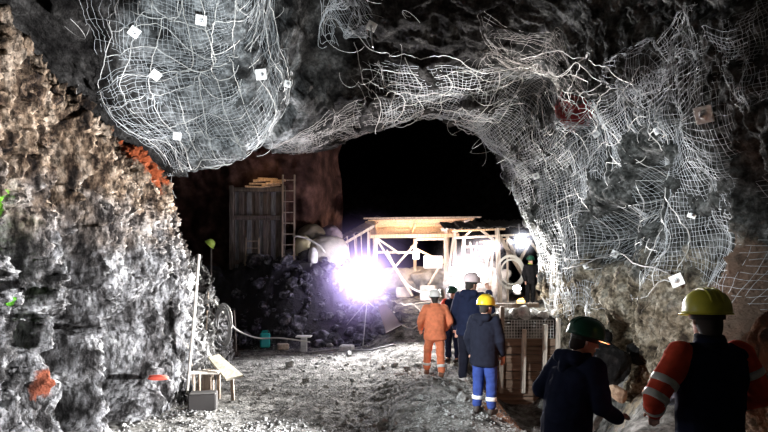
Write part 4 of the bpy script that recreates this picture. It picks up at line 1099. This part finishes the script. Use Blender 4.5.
def person(label, x, y, z, H, rz, jacket, trousers, helmet, sleeves=None, lean=0.0, yaw=0.0, pitch=0.0,
           armL=None, armR=None, handL=None, handR=None, legL=None, legR=None, voxel=.014, bands=(), leg_bands=(), boot=None, collar=None, seed=0, hem=.80, pad=1.0,
           skin=None, ridges=True, hood=False):
    root = empty('person', (x, y, z), rz, label, 'person', None)
    s = H / 1.80; root.scale = (s, s, s)
    skin = skin or m_skin
    def B(p):                                  # forward lean above the hips
        p = Vector(p); t = max(0.0, min(1.0, (p.z - .9) / .35)); a = lean * t
        q = p - Vector((0, 0, .95)); c, n = math.cos(-a), math.sin(-a)
        return Vector((q.x, q.y * c - q.z * n, q.y * n + q.z * c)) + Vector((0, 0, .95)) if p.z > .9 else p
    armL = armL or ((-.27, -.02, 1.14), (-.26, .08, .90)); armR = armR or ((.27, -.02, 1.14), (.26, .08, .90))
    legL = legL or ((-.11, .03, .50), (-.12, 0, .09)); legR = legR or ((.11, .03, .50), (.12, 0, .09))
    shL, shR = B((-.185, 0, 1.42)), B((.185, 0, 1.42))
    eL, hL = B(armL[0]), B(armL[1]); eR, hR = B(armR[0]), B(armR[1])
    hc = B((0, .03, 1.635)); nb = B((0, -.015, 1.46))
    MH = Matrix.Translation(hc) @ Matrix.Rotation(yaw, 4, 'Z') @ Matrix.Rotation(pitch, 4, 'X')
    # ---- body: one continuous figure under the clothes
    sh = [('loft', [((0, .055, -.128), .030, .032), ((0, .035, -.105), .052, .062), ((0, .012, -.06), .068, .088), ((0, .004, -.01), .075, .098), ((0, 0, .04), .077, .102), ((0, 0, .085), .066, .086), ((0, 0, .115), .04, .052), ((0, 0, .127), .012, .015)], MH)]
    sh += [('cap', MH @ Vector((0, .098, .01)), MH @ Vector((0, .118, -.035)), .010, .016), ('cap', MH @ Vector((-.03, .088, .025)), MH @ Vector((.03, .088, .025)), .013, .013),
           ('cap', MH @ Vector((-.02, .098, -.07)), MH @ Vector((.02, .098, -.07)), .009, .009), ('cap', MH @ Vector((0, .085, -.11)), MH @ Vector((0, .07, -.115)), .018, .018)]
    for e in (-1, 1): sh.append(('cap', MH @ Vector((e * .078, -.008, .012)), MH @ Vector((e * .078, -.004, -.03)), .013, .009))
    sh += [('cap', nb, MH @ Vector((0, -.02, -.06)), .058, .055)]
    sh += [('loft', [(B((0, 0, zz)), rx, ry) for zz, rx, ry in ((.84, .145, .10), (.95, .15, .105), (1.08, .135, .095), (1.28, .165, .11), (1.40, .16, .095), (1.46, .08, .07), (1.49, .055, .055))], None)]
    for S, E, Hn, sd, hd in ((shL, eL, hL, -1, handL), (shR, eR, hR, 1, handR)):
        sh += [('cap', S, E, .050, .040), ('cap', E, Hn, .040, .027)]
        dd = Vector(hd) if hd else (Hn - E)
        sh += hand_shapes(Hn, dd, sd)
    for (K, A), sd in ((legL, -1), (legR, 1)):
        K, A = Vector(K), Vector(A); hp = Vector((sd * .09, 0, .90))
        sh += [('cap', hp, K, .078, .055), ('cap', K, A, .052, .036), ('cap', A, A + Vector((0, .12, -.04)), .035, .03)]
    solid('body', sh, min(voxel * .6, .0085), skin, root, 2)
    for e in (-1, 1):
        MB().lathe([(.002, -.011), (.008, -.008), (.011, 0), (.008, .008), (.002, .011)], 10, MH @ Vector((e * .03, .092, .002))).build('eye', m_eye, root, True)
    # hair showing below the helmet
    solid('hair', [('loft', [((0, -.035, -.115), .050, .050), ((0, -.026, -.075), .064, .074), ((0, -.012, -.02), .076, .094), ((0, -.004, .03), .083, .104), ((0, -.01, .09), .07, .085)], MH @ Matrix.Rotation(-.28, 4, 'X'))], .012, m_hair, root, 2, .003, seed)
    # ---- jacket
    p_ = pad
    tors = ('loft', [(B((0, 0, zz)), rx * p_, ry * p_) for zz, rx, ry in ((hem, .205, .160), (hem + .03, .212, .165), (.98, .198, .150), (1.12, .200, .148), (1.28, .220, .152), (1.38, .215, .135), (1.43, .165, .115), (1.48, .095, .088), (1.525, .080, .082))], None)
    yoke = ('cap', B((-.16, 0, 1.405)), B((.16, 0, 1.405)), .085 * p_, .085 * p_)
    def sleeve(S, E, Hn):
        W = Hn + (E - Hn).normalized() * .02
        return [('cap', S, E, .082 * p_, .066 * p_), ('cap', E, W, .064 * p_, .050 * p_)]
    if sleeves is None:
        solid('jacket', [tors, yoke] + sleeve(shL, eL, hL) + sleeve(shR, eR, hR), voxel, jacket, root, 3, .012, seed)
    else:
        solid('vest', [tors, yoke], voxel, jacket, root, 3, .010, seed)
        solid('sleeve', sleeve(shL, eL, hL), voxel, sleeves, root, 3, .012, seed + 5)
        solid('sleeve', sleeve(shR, eR, hR), voxel, sleeves, root, 3, .012, seed + 9)
    if hood:
        solid('hood', [('cap', B((-.09, -.10, 1.47)), B((.09, -.10, 1.47)), .06, .06), ('cap', B((0, -.12, 1.38)), B((0, -.10, 1.46)), .05, .07)], voxel, jacket, root, 3, .01, seed + 2)
    if collar is not None:
        solid('collar', [('loft', [(B((0, -.005, 1.46)), .105, .1), (B((0, 0, 1.50)), .09, .09), (B((0, .01, 1.545)), .082, .085)], None)], .012, collar, root, 2)
    # ---- trousers
    tr = [('loft', [((0, 0, .76), .15, .12), ((0, 0, .86), .182, .135), ((0, 0, .98), .175, .13)], None)]
    for (K, A), sd in ((legL, -1), (legR, 1)):
        K, A = Vector(K), Vector(A)
        tr += [('cap', (sd * .095, 0, .86), K, .105, .082), ('cap', K, A + Vector((0, 0, .05)), .080, .070)]
    solid('trousers', tr, voxel, trousers, root, 3, .013, seed + 11)
    for (K, A), sd in ((legL, -1), (legR, 1)):
        A = Vector(A)
        solid('boot', [('cap', A + Vector((0, 0, .08)), A + Vector((0, .0, -.02)), .058, .055), ('cap', A + Vector((0, -.03, -.045)), A + Vector((0, .15, -.055)), .048, .042, 1.0), ('loft', [(A + Vector((0, .06, -.09)), .048, .125), (A + Vector((0, .06, -.06)), .05, .13)], None)], .012, boot or m_boot, root, 2)
    # ---- reflective bands: (which limb, how far along it)
    for limb, t in bands:
        a, b, r0, r1 = {'LU': (shL, eL, .082, .066), 'RU': (shR, eR, .082, .066), 'LF': (eL, hL, .064, .05), 'RF': (eR, hR, .064, .05)}[limb]
        c = a.lerp(b, t); d = (b - a).normalized(); r = (r0 + (r1 - r0) * t) * p_ + .011
        MB().tube([c - d * .024, c - d * .018, c + d * .018, c + d * .024], [r - .006, r, r, r - .006], 24).build('reflective_band', m_reflect, root, True)
    for sd, t in leg_bands:
        K, A = [Vector(v) for v in (legL if sd < 0 else legR)]; A = A + Vector((0, 0, .05)); c = K.lerp(A, t); d = (A - K).normalized(); r = .080 - .01 * t + .012
        MB().tube([c - d * .03, c - d * .022, c + d * .022, c + d * .03], [r - .006, r, r, r - .006], 24).build('reflective_band', m_reflect, root, True)
    # ---- helmet
    if helmet is not None:
        hm = MB(); T = MH @ Matrix.Translation((0, 0, .03)) @ Matrix.Rotation(-.05, 4, 'X')
        R3 = T.to_3x3(); c = T.translation
        prof = [(.128, .000), (.134, .004), (.134, .018), (.131, .05), (.122, .085), (.103, .118), (.072, .142), (.036, .153), (.004, .156)]
        hm.lathe(prof, 36, c, R3, 1.0, 1.14)
        h = hm.build('helmet', helmet, root, True)
        bm = MB(); vs, fs = [], []; n = 40
        for k in range(n):
            t = 2 * PI * k / n; f = max(0, math.sin(t)) ** 2.2
            for rr, zz in ((.128, .014), (.143 + .045 * f, .002 - .012 * f), (.143 + .045 * f, -.003 - .012 * f), (.126, .004)):
                vs.append(T @ Vector((rr * math.cos(t), rr * 1.12 * math.sin(t), zz)))
        for k in range(n):
            for j in range(4): fs.append((k * 4 + j, k * 4 + (j + 1) % 4, ((k + 1) % n) * 4 + (j + 1) % 4, ((k + 1) % n) * 4 + j))
        bm.add(vs, fs).build('brim', helmet, h, True)
        if ridges:
            for off in (-.034, 0, .034):
                pts = []
                for k in range(15):
                    t = -1.25 + 2.5 * k / 14
                    pts.append(T @ Vector((off, .148 * math.sin(t) * 1.0, .022 + .133 * math.cos(t) ** .85)))
                MB().tube(pts, [.003] + [.008] * 13 + [.003], 8).build('ridge', helmet, h, True)
        MB().lathe([(.094, -.035), (.097, -.03), (.098, .0), (.12, .003)], 28, c, R3, 1.0, 1.14).build('headband', m_band, h, True)
    return root

def stand(px, pyf, pyh):
    """where on the ground someone stands whose boots and helmet top the photo shows at these rows"""
    best = None
    for Y in np.arange(6.5, 14, .05):
        x = (px - 384) / F * Y; e = abs(Gz(x, Y) - (CAM_H - (pyf - 274) / F * Y))
        if best is None or e < best[0]: best = (e, x, Y)
    e, x, Y = best
    return x, Y, Gz(x, Y) - .005, (pyf - pyh) / F * Y
def far_stand(px, Y, pyh):
    x = (px - 384) / F * Y; g = Gz(x, Y); return x, Y, g, CAM_H - (pyh - 274) / F * Y - g

c_orange = cloth('orange_workwear', (.72, .22, .11))
c_navy = cloth('navy_cloth', (.012, .016, .038))
c_navy2 = cloth('blue_black_cloth', (.012, .013, .022))
c_blue = cloth('blue_trousers', (.035, .06, .22))
c_black = cloth('black_cloth', (.012, .012, .014))
c_red = cloth('red_workwear', (.75, .09, .05))
c_tealish = cloth('dusty_green', (.04, .10, .09))
h_white = mat('white_helmet', (.78, .74, .70), .35, noise=.06, scale=10)
h_pink = mat('pale_pink_helmet', (.75, .60, .60), .35, noise=.06, scale=10)
h_yellow = mat('yellow_helmet', (.85, .58, .03), .35, noise=.06, scale=10)
h_lemon = mat('lemon_helmet', (.62, .58, .06), .38, noise=.12, scale=9)
h_green = mat('green_helmet', (.010, .075, .045), .35)
h_lime = mat('lime_helmet', (.55, .75, .15), .4)
RAD = math.radians
px_, Y_, z0_, H_ = stand(435, 377, 290)
person('person in orange jacket and trousers and white helmet walking away up the path', px_, Y_, z0_, H_, RAD(8), c_orange, c_orange, h_white,
       legL=((-.12, .16, .53), (-.13, .20, .12)), legR=((.11, -.02, .50), (.11, -.10, .11)), armL=((-.31, -.02, 1.16), (-.27, .16, 1.0)), armR=((.31, -.03, 1.16), (.26, .14, .98)),
       leg_bands=((-1, .75), (1, .75)), seed=3, pad=1.12, voxel=.016, hem=.78, boot=mat('brown_boot', (.16, .07, .04), .6))
px_, Y_, z0_, H_ = stand(470, 384, 273)
person('tall person in navy jacket and pale pink helmet raising a hand beside the second floodlight', px_, Y_, z0_, H_, RAD(-25), c_navy, c_navy2, h_pink, yaw=RAD(-30), lean=.06,
       armR=((.30, .16, 1.22), (.24, .24, 1.52)), handR=(-.25, -.1, .9), seed=21, pad=1.08, boot=mat('pale_boot', (.55, .52, .5), .6), hood=True)
px_, Y_, z0_, H_ = stand(484, 414, 296)
person('person in black hooded jacket, blue trousers and yellow helmet standing at the pit edge', px_, Y_, z0_, H_, RAD(-38), c_navy2, c_blue, h_yellow, yaw=RAD(-12), lean=.05, hood=True,
       armR=((.26, .02, 1.13), (.23, .16, .90)), handR=(0, .1, -1), leg_bands=((-1, .72), (1, .72)), seed=31, pad=1.06, voxel=.014, hem=.74)
px_, Y_, z0_, H_ = far_stand(453, 12.4, 286)
person('person in red and navy workwear and dark green helmet half hidden between two others', px_, Y_, z0_, H_, RAD(150), c_navy, c_navy, h_green, sleeves=c_red, yaw=.2, armL=((-.30, .12, 1.2), (-.20, .3, 1.12)), armR=((.33, .06, 1.2), (.36, .26, 1.06)), seed=41, voxel=.018)
px_, Y_, z0_, H_ = far_stand(530, 15.9, 256)
person('person in dark clothes and dark helmet standing behind the slanting prop by the right wall', px_, Y_, z0_, max(1.2, H_), RAD(200), c_black, c_black, h_green, seed=51, voxel=.018, collar=mat('lime_collar', (.6, .75, .1), .6), armL=((-.28, .1, 1.2), (-.1, .3, 1.12)))
# the two near workers; their feet stand below the picture
Yg = 4.35; xg = (566 - 384) / F * Yg
person('near person with dark green helmet and navy jacket, face turned right', xg, Yg, Gz(xg, Yg), CAM_H - (321 - 274) / F * Yg - Gz(xg, Yg) + .03, RAD(-66), c_navy, c_navy2, h_green,
       yaw=RAD(-20), pitch=RAD(-12), lean=.24, armL=((-.30, -.04, 1.17), (-.20, .22, 1.02)), armR=((.27, .08, 1.14), (.18, .36, 1.03)), handR=(-.2, .9, .05), seed=61, pad=1.10, voxel=.010, hood=True, hem=.72)
Yy = 3.7; xy = (710 - 384) / F * Yy
person('near person with ridged yellow helmet, navy vest and orange sleeves seen from behind', xy, Yy, Gz(xy, Yy), CAM_H - (292 - 274) / F * Yy - Gz(xy, Yy), RAD(3), c_navy, c_navy2, h_lemon, sleeves=c_red,
       armL=((-.37, -.04, 1.16), (-.24, .20, 1.02)), armR=((.31, -.02, 1.17), (.22, .22, 1.05)), bands=(('LU', .62), ('LU', .95), ('RU', .45), ('LF', .5), ('RF', .5)), yaw=RAD(-8), seed=71, pad=1.0, voxel=.010, hem=.80, collar=c_navy2)
# lime hard hat hung on a stake in the dark pocket
hh = empty('hard_hat', P(211, 243, 15.4), .5, 'lime hard hat hung on a stake in the dark pocket at the left', 'hard hat')
Rm = Matrix.Rotation(.7, 3, 'Y') @ Matrix.Rotation(.3, 3, 'X')
MB().lathe([(.15, -.06), (.145, -.03), (.135, .02), (.10, .07), (.05, .095), (.004, .10)], 24, (0, 0, 0), Rm, .9, 1.15).build('shell', h_lime, hh, True)
MB().lathe([(.14, -.065), (.175, -.07), (.175, -.06), (.14, -.055)], 24, (0, 0, 0), Rm, .9, 1.2).build('brim', h_lime, hh, True)
q = P(211, 243, 15.45)
tag(MB().tube([Vector((q.x, q.y, -.3)), Vector((q.x, q.y, q.z))], .03, 8).build('stake', m_wood_dark), 'dark stake carrying the lime hard hat', 'stake')
point('pocket_glow', q + Vector((.35, -.5, .3)), 2.0, (1, 1, .9), .03)
